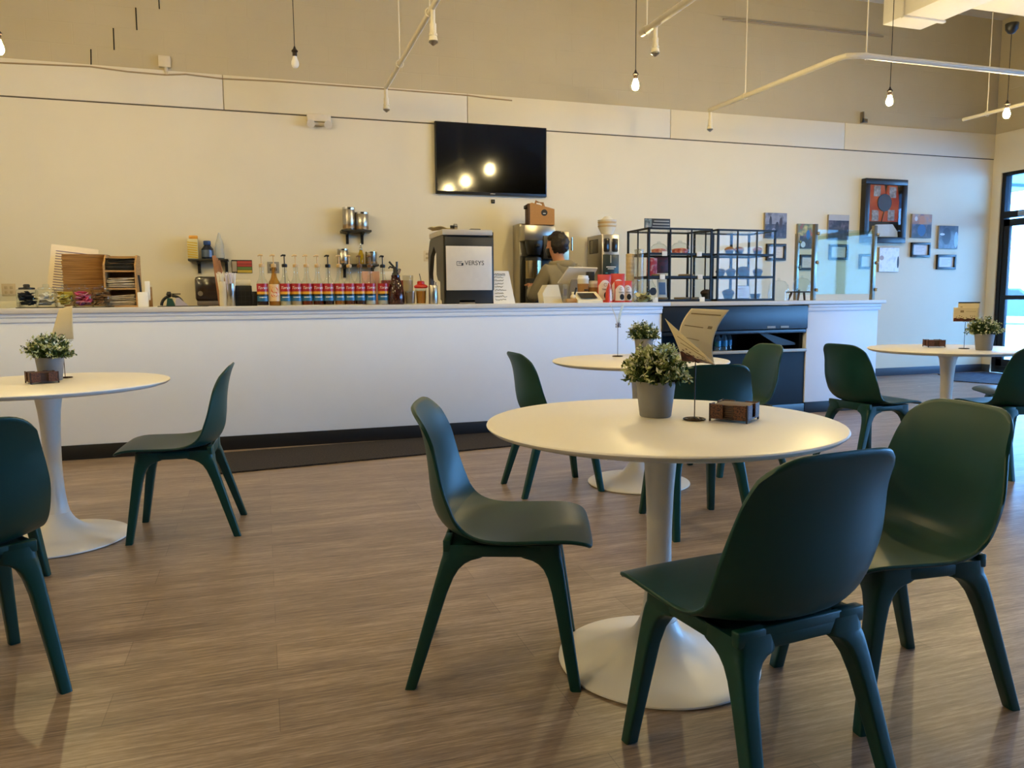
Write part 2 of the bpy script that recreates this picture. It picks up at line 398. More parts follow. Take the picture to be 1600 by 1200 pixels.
# back counter behind the bar, and the rugs
t = thing('back_counter', 'low dark back counter along the wall behind the bar', 'counter', (0, 0, 0))
MB().box((.3, 7.98, 0), (4.6, 8.6, .86)).build('cabinet', mat('back_cabinet', '3a3632', .5), t)
MB().box((.28, 7.95, .86), (4.62, 8.6, .9), .004).build('worktop', M_steel, t)
M_rug = ramp_mat('charcoal_carpet', ['0d0a09', '221a16', '3a2f28'], 90, .95, (1, 1, 1), 2, .5)
a = P(340, 742, 2, 0); b = P(790, 699, 2, 0)
dx = Vector((b.x-a.x, b.y-a.y, 0)).normalized(); ny = Vector((-dx.y, dx.x, 0))
a = a-dx*.05; Lr = 2.3; wr = .72
rg = MB(); r0 = [a, a+dx*Lr, a+dx*Lr+ny*.6, a+ny*.72]
rg.loft([[(p.x, p.y, .001) for p in r0], [(p.x, p.y, .012) for p in r0]])
tag(rg.build('floor_runner', M_rug, smooth=0), 'dark brown carpet runner on the floor along the counter', 'rug')
em = MB(); q = [P(1450, 589, 2, 0), P(1575, 603, 2, 0), P(1620, 592, 2, 0), P(1540, 577, 2, 0)]
q = [Vector((8.6, 7.75, 0)), Vector((9.0, 6.6, 0)), Vector((10.05, 6.7, 0)), Vector((10.05, 8.45, 0)), Vector((9.2, 8.5, 0))]
em.loft([[(p.x, p.y, .001) for p in q], [(p.x, p.y, .011) for p in q]])
for px, py, lab in ((731, 755, 'tiny white paper scrap on the floor left of the middle table'), (1436, 604, 'tiny white paper scrap on the floor in front of the right hand wall')):
    p = P(px, py, 2, 0)
    tag(MB().loft([[(p.x+.016*math.cos(a)*(1+.3*math.sin(3*a)), p.y+.012*math.sin(a), z) for a in np.linspace(0, 2*PI, 9)[:-1]] for z in (.0005, .004)]).build('paper_scrap', M_paper), lab, 'scrap')
tag(em.build('entrance_mat', ramp_mat('blue_grey_mat', ['1b2430', '323e4d', '55636f'], 8, .95, (1, 9, 1)), smooth=0), 'blue grey streaked mat on the floor by the glass door', 'rug')

# ------------------------------------------------------------------ tulip tables
def table(name, label, x, y):
    t = thing(name, label, 'table', (x, y, 0), 0, 'round white tulip tables')
    MB().lathe([(.30, .724), (.49, .726), (.513, .733), (.523, .741), (.525, .745), (.523, .7485), (.519, .75), (.0, .75)], 96).build('tabletop', M_white, t)
    MB().lathe([(.0555, .1345), (.048, .17), (.0425, .22), (.0385, .29), (.037, .37), (.0385, .45), (.042, .54), (.048, .62), (.056, .675), (.069, .705), (.086, .719), (.10, .724)], 48).build('column', M_white, t)
    MB().lathe([(.30, 0), (.308, .004), (.3075, .009), (.296, .0145), (.25, .021), (.20, .030), (.16, .041), (.125, .0555), (.098, .073), (.078, .093), (.064, .115), (.0565, .134)], 72).build('base', M_white, t)
    return t
T1 = table('tulip_table', 'round white tulip table in the foreground, centre right', 1.128, 2.024)
T2 = table('tulip_table', 'round white tulip table behind the foreground one, close to the counter cooler', 2.146, 4.115)
T3 = table('tulip_table', 'round white tulip table at the left, cut by the left edge', -.964, 4.029)
T4 = table('tulip_table', 'round white tulip table at the far right near the glass door', 4.593, 4.163)

# ------------------------------------------------------------------ green moulded chairs
M_green = mat('green_moulded_plastic', '043b34', .41, var=.06, scale=120, bump=.04, spec=.42)
for nd_ in (M_green.node_tree.nodes['Principled BSDF'],): nd_.inputs['Sheen Weight'].default_value = .03; nd_.inputs['Sheen Roughness'].default_value = .35
def crom(pts, t):
    n = len(pts)-1; f = t*n; i = min(int(f), n-1); u = f-i
    p = [np.array(pts[max(0, min(n, i+k))], float) for k in (-1, 0, 1, 2)]
    return .5*((2*p[1])+(p[2]-p[0])*u+(2*p[0]-5*p[1]+4*p[2]-p[3])*u*u+(3*p[1]-p[0]-3*p[2]+p[3])*u**3)
# rows: centre x, z, half width, edge x, z (edge line read off the side view, centre line off the outer silhouette)
PROF = [(.284, .420, .188, .281, .418), (.262, .436, .204, .262, .432), (.21, .444, .214, .21, .442), (.12, .440, .218, .12, .441), (.03, .431, .220, .035, .440), (-.05, .428, .221, -.025, .447),
        (-.112, .436, .222, -.068, .466), (-.155, .460, .224, -.098, .500), (-.180, .505, .225, -.118, .548), (-.190, .565, .222, -.136, .600), (-.195, .63, .212, -.150, .655), (-.204, .70, .198, -.166, .712), (-.219, .765, .183, -.193, .766), (-.237, .813, .168, -.226, .808)]
def shell_mid(u, s):
    uu = abs(u)
    k = max(0, (uu-.55)/.45) if s > .5 else max(0, (uu-.72)/.28)
    cut = (1-math.sqrt(max(0, 1-k*k)))
    w_ = abs(s-.5)*2; sm = .5+(s-.5)*(1-cut*(.22 if s > .5 else .09)*w_)
    q = crom(PROF, sm); t = uu**2.3
    return np.array((q[0]+(q[3]-q[0])*t, u*q[2], q[1]+(q[4]-q[1])*t))
def shell_pt(u, s, off):
    e = .004; u0, u1 = max(-1, u-e), min(1, u+e); s0, s1 = max(0, s-e), min(1, s+e)
    n_ = np.cross(shell_mid(u, s1)-shell_mid(u, s0), shell_mid(u1, s)-shell_mid(u0, s))
    n_ = n_/np.linalg.norm(n_)
    return shell_mid(u, s)-n_*off
NU, NS = 22, 40
SS = [.5-.5*math.cos(PI*(j/NS)) if False else j/NS for j in range(NS+1)]
split = 20
def shell_mesh(j0, j1, close0, close1, name, parent):
    b = MB(); bm = b.bm
    us = [math.sin(PI/2*(-1+2*i/NU)) if True else 0 for i in range(NU+1)]
    T = .0055
    top = [[bm.verts.new(shell_pt(u*.985, SS[j], T)) for u in us] for j in range(j0, j1+1)]
    bot = [[bm.verts.new(shell_pt(u*.985, SS[j], -T)) for u in us] for j in range(j0, j1+1)]
    n = j1-j0
    for j in range(n):
        for i in range(NU):
            bm.faces.new((top[j][i], top[j][i+1], top[j+1][i+1], top[j+1][i])); bm.faces.new((bot[j][i], bot[j+1][i], bot[j+1][i+1], bot[j][i+1]))
    # rounded rim: one extra row of vertices pushed outwards
    def rim(idx):
        mids = []
        for (j, i) in idx:
            a, c = top[j][i].co, bot[j][i].co; m = (a+c)/2
            jj, ii = (min(max(j, 1), n-1), min(max(i, 1), NU-1)); inn = (top[jj][ii].co+bot[jj][ii].co)/2
            d = m-inn; d = d.normalized()*.004 if d.length > 1e-6 else Vector()
            mids.append(bm.verts.new(m+d))
        for k in range(len(idx)-1):
            (j, i), (j2, i2) = idx[k], idx[k+1]
            bm.faces.new((top[j][i], top[j2][i2], mids[k+1], mids[k])); bm.faces.new((mids[k], mids[k+1], bot[j2][i2], bot[j][i]))
    path = []
    left = [(j, 0) for j in range(n+1)]; right = [(j, NU) for j in range(n+1)]
    if close0: path = left[::-1]+[(0, i) for i in range(1, NU+1)]+right[1:]
    else: path = left+[(n, i) for i in range(1, NU+1)]+right[::-1][1:]
    rim(path)
    return b.build(name, M_green, parent, smooth=70)
def sect(c, ax, ay, ux, uy, n=12, p=3.5):
    out = []
    for k in range(n):
        a = 2*PI*(k+.5)/n; ca, sa = math.cos(a), math.sin(a)
        rx = math.copysign(abs(ca)**(2/p), ca)*ax; ry = math.copysign(abs(sa)**(2/p), sa)*ay
        out.append(tuple(Vector(c)+Vector(ux)*rx+Vector(uy)*ry))
    return out
def make_chair():
    t = thing('moulded_chair', '', 'chair')
    shell_mesh(0, split, True, False, 'seat', t); shell_mesh(split, NS, False, True, 'backrest', t)
    for sx in (1, -1):
        for sy in (1, -1):
            fo, to = (.252, .196) if sx > 0 else (-.257, -.143); zt = .421; r = []
            for z, ax, ay in ((0, .0150, .0150), (.003, .0165, .0165), (.1, .0185, .0180), (.2, .0205, .0200), (.28, .0225, .0215), (.325, .0255, .0245), (.35, .0300, .0285), (.366, .0370, .0345), (.376, .0460, .0420), (.382, .0580, .0520), (.386, .0620, .0540), (zt, .0620, .0540)):
                k = min(1, z/.40); ox = fo+(to-fo)*k; oy = sy*(.206-.029*k)
                r.append(sect((ox-sx*ax, oy-sy*ay, z), ax, ay, (1, 0, 0), (0, 1, 0), 16, 6))
            MB().loft(r).build('leg', M_green, t, smooth=50)
    f = MB()
    for s in (-1, 1): f.box((-.09, s*.177-.0005, .386), (.14, s*.147, .421), .006)
    f.box((.1955, -.13, .386), (.165, .13, .421), .006).box((-.1425, -.13, .386), (-.112, .13, .420), .006).box((-.1428, -.176, .40), (-.119, -.1, .4365), .004).box((-.1428, .1, .40), (-.119, .176, .4365), .004).box((-.1425, -.11, .40), (-.130, .11, .4365), .003).box((-.09, -.12, .39), (.15, .12, .412), .006)
    f.build('frame', M_green, t, smooth=50)
    return t
ch0 = make_chair()
chairs = [
 (.658, 2.192, -20.3, 'green moulded chair facing right, at the left side of the foreground table'),
 (1.055, 1.435, 96, 'green moulded chair nearest the viewer, its back turned, at the foreground table'),
 (1.670, 1.662, 176, 'green moulded chair at the right side of the foreground table, facing left'),
 (1.603, 4.179, .7, 'green moulded chair at the left side of the middle table by the counter'),
 (2.001, 3.239, 81.3, 'green moulded chair with its back turned, near side of the middle table'),
 (2.926, 4.24, 177.5, 'green moulded chair at the right side of the middle table, in front of the cooler'),
 (3.77, 4.04, 2, 'green moulded chair at the left side of the far right table, facing the door'),
 (4.504, 3.583, 80, 'green moulded chair with its back turned at the right edge of the picture'),
 (5.2, 4.05, 150, 'green moulded chair on the far side of the far right table, only its seat showing'),
 (-.385, 4.008, 176.9, 'green moulded chair in side view, right of the left table, facing left'),
 (-.872, 2.515, 120, 'green moulded chair cut by the left edge, its large back nearest the viewer'),
 (-1.121, 3.300, 80, 'green moulded chair beyond the left edge, one leg showing by the table base')]
for i, (x, y, a, lab) in enumerate(chairs):
    c = ch0 if i == 0 else copy_tree(ch0)
    c.location = (x, y, 0); c.rotation_euler = (0, 0, math.radians(a)); c['label'] = lab; c['group'] = 'green moulded chairs'

# ------------------------------------------------------------------ table-top things
M_pot = mat('grey_plant_pot', '807e7d', .7, var=.03)
LEAF = [mat('leaf_dark', '1f3312', .55), mat('leaf_mid', '3b5420', .55), mat('leaf_olive', '6d7434', .55), mat('leaf_pale', 'c3c98f', .6), mat('leaf_white', 'e3e2c6', .6)]
def plant(label, loc, rad, hgt, sp, seed, tone):
    rnd = random.Random(seed)
    t = thing('potted_plant', label, 'plant', loc, 0, 'small potted plants on the tables')
    MB().lathe([(.0465, 0), (.049, .003), (.061, .108), (.061, .111), (.058, .111), (.056, .099), (.001, .099)], 40).build('pot', M_pot, t)
    MB().lathe([(.056, .0995), (.03, .102), (.001, .103)], 24).build('soil', mat('dark_soil', '1d1712', .9), t)
    b = MB()
    for i in range(sp):
        az = rnd.uniform(0, 2*PI); el = math.acos(1-rnd.random()*1.12) if rnd.random() < .8 else rnd.uniform(.9, 1.75)
        L = rnd.uniform(.72, 1.06)
        tip = Vector((math.cos(az)*math.sin(el)*rad*L, math.sin(az)*math.sin(el)*rad*L, math.cos(el)*hgt*L+.122 if math.cos(el) > -.12 else .112))
        root = Vector((tip.x*.3, tip.y*.3, .102)); mid = (root+tip)/2+Vector((0, 0, .02))
        b.m(1); b.tube([root, mid, tip], [.0012, .001, .0006], 4)
        pale = rnd.random()
        for k in range(15):
            u = .3+.7*k/14; p = root*(1-u)**2+mid*2*u*(1-u)+tip*u*u
            d = (tip-root).normalized(); ax = Vector((rnd.gauss(0, 1), rnd.gauss(0, 1), rnd.gauss(0, 1))).normalized()
            out = (d*.55+ax*.8).normalized(); sd = out.cross(Vector((rnd.gauss(0, 1), rnd.gauss(0, 1), rnd.gauss(0, 1)))).normalized()
            l = rnd.uniform(.012, .021); w = l*.24
            if u > .82 and pale < tone: mi = 4 if rnd.random() < .35 else 3
            elif u > .65: mi = rnd.choice((2, 2, 1, 3) if pale < tone else (1, 2, 1))
            else: mi = rnd.choice((0, 1, 1, 0))
            b.m(mi); nn = out.cross(sd)*w*.5
            b.poly([p, p+out*l*.5+sd*w+nn, p+out*l, p+out*l*.5-sd*w+nn])
    b.build('foliage', LEAF, t, smooth=0)
    return t
def onT(px, py): return P(px, py, 2, .7505)
plant('potted plant with pale flecked leaves in a grey pot on the foreground table', onT(1024, 650), .104, .108, 270, 3, .62)
p2 = P(1006, 556, 2, .7505)
plant('potted plant in a grey pot on the middle table, behind the foreground plant', p2, .104, .112, 150, 5, .5)
plant('bushy potted plant in a grey pot on the left table', onT(80, 594), .108, .108, 170, 8, .7)
plant('potted plant in a grey pot on the far right table by the door', onT(1537, 547), .108, .105, 150, 11, .55)

M_red = ramp_mat('coaster_fretwork', ['170a06', '21100a', '55301c', '6b3f26'], 210, .6, detail=1, kind='VOR', pos=[0, .34, .42, 1])
M_redd = mat('dark_stained_wood', '2b1711', .5)
def coasters(label, loc, rz, n):
    t = thing('coaster_holder', label, 'coaster holder', loc, rz, 'square coaster holders')
    h = .052; a = .058
    b = MB().box((-a, -a, .008), (a, a, .013))
    for sx in (-1, 1):
        for sy in (-1, 1): b.box((sx*a-.005*(sx > 0), sy*a-.005*(sy > 0), 0), (sx*a+.005*(sx < 0), sy*a+.005*(sy < 0), h+.002))
    b.build('base', M_redd, t, smooth=0)
    for k in range(4):
        R = Matrix.Rotation(k*PI/2, 4, 'Z')
        for s in (-1, 1): MB().box((s*.053, -a-.001, .008), (s*.016, -a+.004, h), 0, R).build('side_panel', M_red, t, smooth=0)
    for k in range(n):
        c = MB().box((-.05, -.05, 0), (.05, .05, .0055), .001).build('coaster', mat('coaster_brown', '4a3022', .6), None)
        c.location = Vector(loc)+Vector((0, 0, .0135+k*.0062)); c.rotation_euler = (0, 0, rz)
        tag(c, label.split(' on ')[0].replace('coaster holder', 'coaster')+' stacked inside the holder on '+label.split(' on ')[1], 'coaster', 'coasters in the holder on '+label.split(' on ')[1])
coasters('dark fretwork coaster holder on the foreground table beside the plant', onT(1147, 656), math.radians(-52), 6)
coasters('dark fretwork coaster holder on the left table in front of the plant', onT(66, 598), math.radians(25), 6)
coasters('dark fretwork coaster holder on the far right table', onT(1459, 542), math.radians(-28), 6)

M_wire = mat('bronze_wire', '3b2a20', .35, .8)
M_card = mat('tan_card', 'd8c9a6', .55, var=.05)
M_bean = ramp_mat('coffee_bean_print', ['1d0c07', '4a1e12', '6b3220'], 90, .5)
def card(name, label, loc, fn, rz=0, lines=(), bean=.22):
    t = thing(name, label, 'menu card', loc, rz, 'cards in the wire holders')
    b = MB().grid(lambda u, v: fn(u, v), 18, 18)
    o = b.build('sheet', [M_card], t, smooth=60)
    sd = o.modifiers.new('thick', 'SOLIDIFY'); sd.thickness = .0008
    g = MB()
    def nrm(u, v):
        e = .01; p = Vector(fn(u, v)); return (Vector(fn(u+e, v))-p).cross(Vector(fn(u, v+e))-p).normalized()
    if bean:
        def strip(off):
            return lambda u, v: tuple(Vector(fn(.02+.96*u, .02+(bean+.03*math.sin(u*23)+.02*math.sin(u*9))*v))+nrm(.02+.96*u, .02+bean*v)*off)
        g.grid(strip(.0010), 24, 4).grid(strip(-.0010), 24, 4)
        rr = random.Random(4)
        for i in range(12):
            u, v = rr.uniform(.08, .92), bean+rr.uniform(.04, .22)
            for s in (1, -1):
                c = Vector(fn(u, v)); n = nrm(u, v)*s; e1 = (Vector(fn(u+.01, v))-c).normalized(); e2 = (Vector(fn(u, v+.01))-c).normalized()
                g.poly([c+n*.0011+(e1*math.cos(q)*.0035+e2*math.sin(q)*.0025) for q in np.linspace(0, 2*PI, 9)[:-1]])
        g.build('bean_picture', M_bean, t, smooth=60)
    if lines:
        for (u0, u1, v, h) in lines:       # each line is a thin band wrapped round the sheet, so it reads from both sides
            rings = []
            for a in np.linspace(0, 1, 8):
                uu = u0+(u1-u0)*a
                rings.append([tuple(Vector(fn(uu, vv))+nrm(uu, vv)*.0010*s) for vv, s in ((v, 1), (v+h, 1), (v+h, -1), (v, -1))])
            MB().loft(rings).build('printed_line', mat('faded_print', '8f7a56', .6), t, smooth=60)
    return t
def holder(label, loc, h, rz):
    t = thing('card_holder', label, 'card holder', loc, rz, 'wire card holders')
    ring = [(.032*math.cos(a), .032*math.sin(a), .003) for a in np.linspace(0, 2*PI, 33)]
    sp = [((.032-.03*k/40)*math.cos(k*.55), (.032-.03*k/40)*math.sin(k*.55), .003) for k in range(41)]
    MB().tube(ring, .0022, 6).tube(sp, .0014, 5).lathe([(.028, 0), (.028, .001)], 24).build('base', M_wire, t)
    MB().cyl((0, 0, .002), (0, 0, h), .0017, n=8).build('rod', M_wire, t)
    cl = MB()
    for y in (-.016, .012):
        cl.tube([(.013*math.cos(a), y, h+.013+.013*math.sin(a)) for a in np.linspace(-PI/2, 1.5*PI, 25)], .0014, 6)
    cl.build('clip', M_wire, t)
    return t
F1 = -YAW-.2
l1 = onT(1085, 656); hp = P(1086, 566, 1, l1.y).z-.7505
holder('bronze wire card holder on the foreground table beside the plant', l1, hp, 0)
zc = .7505+hp
# fanned pair on the foreground table
def bil(c00, c10, c01, c11, bulge):
    c00, c10, c01, c11 = map(Vector, (c00, c10, c01, c11))
    def f(u, v):
        p = c00*(1-u)*(1-v)+c10*u*(1-v)+c01*(1-u)*v+c11*u*v
        return tuple(p+Vector(bulge)*(4*v*(1-v)))
    return f
rz1 = -math.atan2(l1.x, l1.y)
card('menu_card', 'tan card with coffee beans curling forward in the foreground holder', (l1.x, l1.y, zc), bil((-.042, -.004, .004), (.056, -.004, -.004), (-.09, -.045, .132), (.026, -.10, .03), (.012, -.01, -.012)), rz1, ((.15, .8, .6, .015), (.15, .7, .75, .012)), .3)
card('menu_card', 'tan printed card bending backwards in the foreground holder', (l1.x, l1.y+.006, zc), bil((-.036, .004, .03), (.058, .004, -.002), (-.012, .055, .16), (.10, .055, .155), (-.022, -.012, 0)), rz1, ((.1, .62, .62, .014), (.74, .86, .62, .05), (.12, .6, .36, .012), (.1, .9, .88, .02)), 0)
l2 = onT(965, 557); h2 = P(965, 512, 1, l2.y).z-.7505
holder('bronze wire card holder on the middle table', l2, h2, math.radians(70))
rz2 = -math.atan2(l2.x, l2.y)+math.radians(82)
card('menu_card', 'bean printed card seen edge-on in the middle table holder', (l2.x, l2.y, .7505+h2), lambda u, v: (-.05+.1*u, -.004-.03*v*v, .15*v), rz2, (), .2)
card('menu_card', 'tan card seen nearly edge-on in the middle table holder, back one', (l2.x, l2.y, .7505+h2), lambda u, v: (-.05+.1*u, .004+.045*v*v, .145*v), rz2+.12, (), 0)
l3 = onT(98, 592); h3 = .19
holder('bronze wire card holder on the left table, behind the plant', (l3.x, l3.y+.05, .7505), h3, 0)
card('menu_card', 'tan card rising behind the plant on the left table', (l3.x, l3.y+.05, .7505+h3-.0), bil((-.05, 0, 0), (.05, 0, 0), (-.015, .05, .15), (.05, .02, .165), (.0, -.01, 0)), 0, (), 0)
l4 = onT(1506, 545); h4 = P(1506, 503, 1, l4.y).z-.7505
holder('bronze wire card holder on the far right table', l4, h4, 0)
rz4 = -math.atan2(l4.x, l4.y)
card('menu_card', 'cream card with bean border on the far right table, front one', (l4.x, l4.y, .7505+h4), lambda u, v: (-.075+.15*u, -.004-.01*v, .002+.098*v), rz4, ((.5, .9, .7, .02), (.28, .42, .64, .16)), .2)
cb = card('menu_card', 'cream card with dark top edge on the far right table, back one', (l4.x+.01, l4.y, .7505+h4), lambda u, v: (-.055+.13*u, .004+.02*v, .01+.125*v), rz4, ((.3, .9, .7, .02), (.1, .2, .66, .1)), 0)
MB().box((-.055, .0215, .128), (.075, .026, .137)).build('top_band', M_dark, cb)

# ------------------------------------------------------------------ pendants
BULB = emit('warm_bulb', (1.0, .78, .36), 1000)
M_bulboff = mat('frosted_bulb', 'e9e4d8', .3)
M_cord = mat('dark_cord', '1d1815', .6)
def pendant(label, loc, lit=True, top=CEIL):
    x, y, z = loc
    t = thing('pendant_light', label, 'pendant light', (x, y, z), 0, 'bare bulb pendants')
    MB().lathe([(.004, -.055), (.016, -.052), (.026, -.04), (.031, -.022), (.029, -.002), (.02, .022), (.014, .042), (.0135, .05)], 20).build('bulb', BULB if lit else M_bulboff, t)
    MB().lathe([(.0145, .04), (.0185, .045), (.0185, .07), (.026, .078), (.026, .084), (.012, .1), (.005, .12)], 16).build('socket', mat('bronze_socket', '2a1d15', .5, .3), t)
    MB().cyl((0, 0, .115), (0, 0, top-z-.05), .0035, n=6).build('cord', M_cord, t)
    MB().lathe([(.006, -.1), (.03, -.09), (.055, -.055), (.06, -.005), (.058, 0)], 20, (0, 0, top-z)).build('ceiling_cup', M_black, t)
    return t
def bp(px, py, Y): return P(px, py, 1, Y)
pendant('unlit bare bulb pendant hanging left of the television', bp(461, 96, 6.75), False)
pendant('lit bare bulb pendant hanging right above the television', bp(993, 131, 6.28))
pendant('lit bare bulb pendant hanging in front of the duct, over the framed pictures', bp(1390, 156, 6.0))
DUCTZ = 3.75
pendant('lit bare bulb pendant hanging from the side duct by the door', bp(1573, 176, 5.88), True, DUCTZ)
pendant('lit bare bulb pendant at the left edge of the picture', bp(-2, 72, 6.1))
for y in (3.8, 2.7, 1.4):
    for x in (-3.6, -1.2, 1.1, 3.5):
        if y < 2 and x > 1: continue
        if y == 2.7 and x != 3.5: continue
        pendant('lit bare bulb pendant over the seating, out of the picture', (x-.05*(y < 3), y, 3.2))

# ------------------------------------------------------------------ sprinkler pipes, duct, ceiling fittings
def sprinkler(mb, x, y, z, L):
    mb.cyl((x, y, z), (x, y, z-L*.55), .017, n=10).cyl((x, y, z-L*.45), (x, y, z-L*.8), .024, n=10).cyl((x, y, z-L*.72), (x, y, z-L*.78), .03, n=8)
    mb.cyl((x, y, z-L*.8), (x, y, z-L*.93), .028, .034, n=12)
def hanger(mb, x, y, z):
    mb.tube([(x, y+.0, z), (x, y, CEIL)], .006, 6); mb.tube([(x+.032*math.cos(a), y, z+.032*math.sin(a)) for a in np.linspace(0, 2*PI, 17)], .005, 6)
def sprink_thing(label, pipes, heads, hangs):
    t = thing('sprinkler_pipe', label, 'sprinkler pipe', (0, 0, 0), 0, 'overhead sprinkler pipes')
    b = MB()
    for pts, r in pipes: b.tube(pts, r, 12)
    b.build('pipe', M_pipe, t)
    for (x, y, z, L) in heads:
        h = MB(); sprinkler(h, x, y, z, L); o = h.build('sprinkler_head', M_pipe, t)
        MB().lathe([(.008, 0), (.034, -.004), (.034, -.008), (.006, -.03)], 12, (x, y, z-L*.93)).build('deflector', M_steel, o)
    for (x, y, z) in hangs:
        h = MB(); hanger(h, x, y, z); h.build('hanger', M_pipe, t)
    return t
ZP = 3.2
a = P(603, 137, 2, ZP); m1 = P(680, 12, 2, ZP)
sprink_thing('white sprinkler pipe running towards the viewer, left of the television', [([(a.x, a.y, ZP), (a.x, 2.5, ZP)], .021)], [(a.x, a.y, ZP, .22), (a.x, m1.y, ZP, .25)], [(a.x, a.y-.8, ZP), (a.x, m1.y+.1, ZP)])
a = P(1110, 172, 2, ZP); c = P(1325, 88, 2, ZP)
sprink_thing('white sprinkler pipe with an elbow, above the pastry cases', [([(a.x, a.y, ZP), (a.x+.05, c.y+.1, ZP), (a.x+.08, c.y, ZP), (a.x+.2, c.y-.05, ZP), (RX-.2, c.y-.08, ZP)], .026)], [(a.x, a.y, ZP, .22)], [(a.x+.02, P(1163, 150, 2, ZP).y, ZP), (a.x+.25, c.y-.05, ZP)])
a = P(1003, 52, 2, ZP); c = P(1037, 40, 2, ZP)
sprink_thing('white sprinkler pipe at the top, between two lit bulbs', [([(a.x, a.y, ZP), (a.x, 2.6, ZP)], .028)], [(a.x+.01, c.y, ZP, .22)], [(a.x, a.y-.08, ZP), (a.x, 3.6, ZP)])
a = P(1505, 187, 2, ZP)
sprink_thing('white sprinkler pipe end over the glass door', [([(a.x, a.y, ZP), (a.x, 3.4, ZP)], .02)], [], [(a.x, P(1539, 177, 2, ZP).y, ZP)])
# sheet metal duct with a side branch
t = thing('air_duct', 'white boxed air duct overhead at the top right', 'duct', (0, 0, 0))
d0 = P(1378, 40, 2, DUCTZ); d1 = P(1438, 47, 2, DUCTZ); d2 = P(1512, 15, 2, DUCTZ)
M_duct = mat('painted_duct', 'd8d2c6', .5, var=.03)
MB().box((d0.x, 1.5, DUCTZ), (d1.x, d1.y, DUCTZ+.55), .006).build('main_run', M_duct, t)
MB().box((d1.x, d2.y-.9, DUCTZ+.01), (RX-.1, d2.y, DUCTZ+.4), .006).build('branch', M_duct, t)
for y in (6.0, 3.5):
    h = MB(); h.box((d0.x-.02, y, DUCTZ-.02), (d1.x+.02, y+.04, DUCTZ), .002).cyl((d0.x-.015, y+.02, DUCTZ-.01), (d0.x-.015, y+.02, CEIL), .006).cyl((d1.x+.015, y+.02, DUCTZ-.01), (d1.x+.015, y+.02, CEIL), .006)
    h.build('hanger', M_duct, t)
jo = MB()
for y in np.arange(7.4, 8.6, 1.1): pass
jo.tube([P(1130, 30, 1, WY-.1), P(1380, 57, 1, WY-.1)], .012, 8)
tag(jo.build('wall_pipe', mat('old_paint_pipe', '9c8c74', .6)), 'thin painted pipe high on the block wall at the top right', 'pipe')
# wall fittings
wcab = MB(); cabpts = [P(x, y, 1, WY-.012) for x, y in ((-60, 97), (0, 98), (140, 104), (200, 112), (258, 117), (290, 116), (347, 123), (430, 127), (600, 139), (730, 149), (760, 153), (800, 157))]
wcab.tube(cabpts, .008, 8)
tag(wcab.build('wall_cable', mat('painted_cable', 'a08a68', .6)), 'thin painted cable running along the wall above the board band', 'cable')
t = thing('junction_box', 'small cream junction box high on the block wall', 'electrical box', P(258, 105, 1, WY+.01))
MB().box((-.055, -.05, -.01), (.055, -.0, .1), .004).build('box', mat('cream_metal', 'd6cab0', .5), t)
MB().cyl((.01, -.025, -.01), (.01, -.025, -.05), .018).cyl((.005, -.025, -.04), (.005, -.025, -.075), .008).cyl((.02, -.025, -.04), (.02, -.025, -.075), .008).build('conduit', mat('cream_metal', 'd6cab0', .5), t)
cr = mat('mortar_gap', '1c1713', .8)
for i, (x0, y0, x1, y1) in enumerate(((142, 77, 142.5, 108), (177, 44, 178.5, 78), (212, 12, 214, 47), (247, -20, 249, 14))):
    p, q = P(x0, y0, 1, WY+.01), P(x1, y1, 1, WY+.01)
    struct(MB().tube([p, q], .006, 5).build('trim_%d' % (3+i), cr))
t = thing('emergency_light', 'cream twin-head emergency light on the wall left of the television', 'emergency light', P(498, 192, 1, WY))
w = X(517, WY, 190)-X(480, WY, 190)
MB().box((-w/2, -.07, -.0), (w/2, 0, .075), .008).build('housing', mat('aged_white', 'd9cdb6', .5), t)
for s in (-1, 1):
    MB().cyl((s*w*.36, -.05, -.02), (s*w*.36, -.1, -.035), .035, .042, 14).build('lamp_head', mat('lamp_lens', 'cfc6b4', .2), t)
MB().cyl((-w*.36, -.04, -.02), (w*.36, -.04, -.02), .018).build('bar', mat('aged_white', 'd9cdb6', .5), t)
t = thing('wall_bracket', 'small metal bracket on the wall band at the right', 'bracket', P(1345, 190, 1, WY))
MB().box((-.012, -.05, -.02), (.012, 0, .12), .002).box((-.012, -.05, -.02), (.07, -.03, .03), .002).build('bracket', M_steel, t)
# television
x0, x1 = 1.907, 3.228; z0, z1 = 2.306, 3.092
t = thing('television', 'wide black wall-mounted television above the counter', 'television', ((x0+x1)/2, WY, z0))
w = (x1-x0)/2; h = z1-z0
MB().box((-w, -.06, 0), (w, -.015, h), .006).build('bezel', M_black, t)
MB().box((-w+.012, -.0615, .03), (w-.012, -.0595, h-.012)).build('screen', mat('tv_screen', '050505', .08, var=.01, spec=.6), t)
MB().box((-.2, -.015, .2), (.2, 0, .6)).build('wall_mount', M_black, t)
MB().box((-.03, -.062, .011), (.03, -.0598, .019), .001).build('badge', M_steel, t)
t = thing('wall_sensor', 'tiny black square sensor on the wall under the television', 'sensor', P(770, 318, 1, WY))
MB().box((-.022, -.02, 0), (.022, 0, .045), .006).build('housing', M_black, t)
MB().cyl((0, -.02, .022), (0, -.023, .022), .009).build('lens', M_chrome, t)
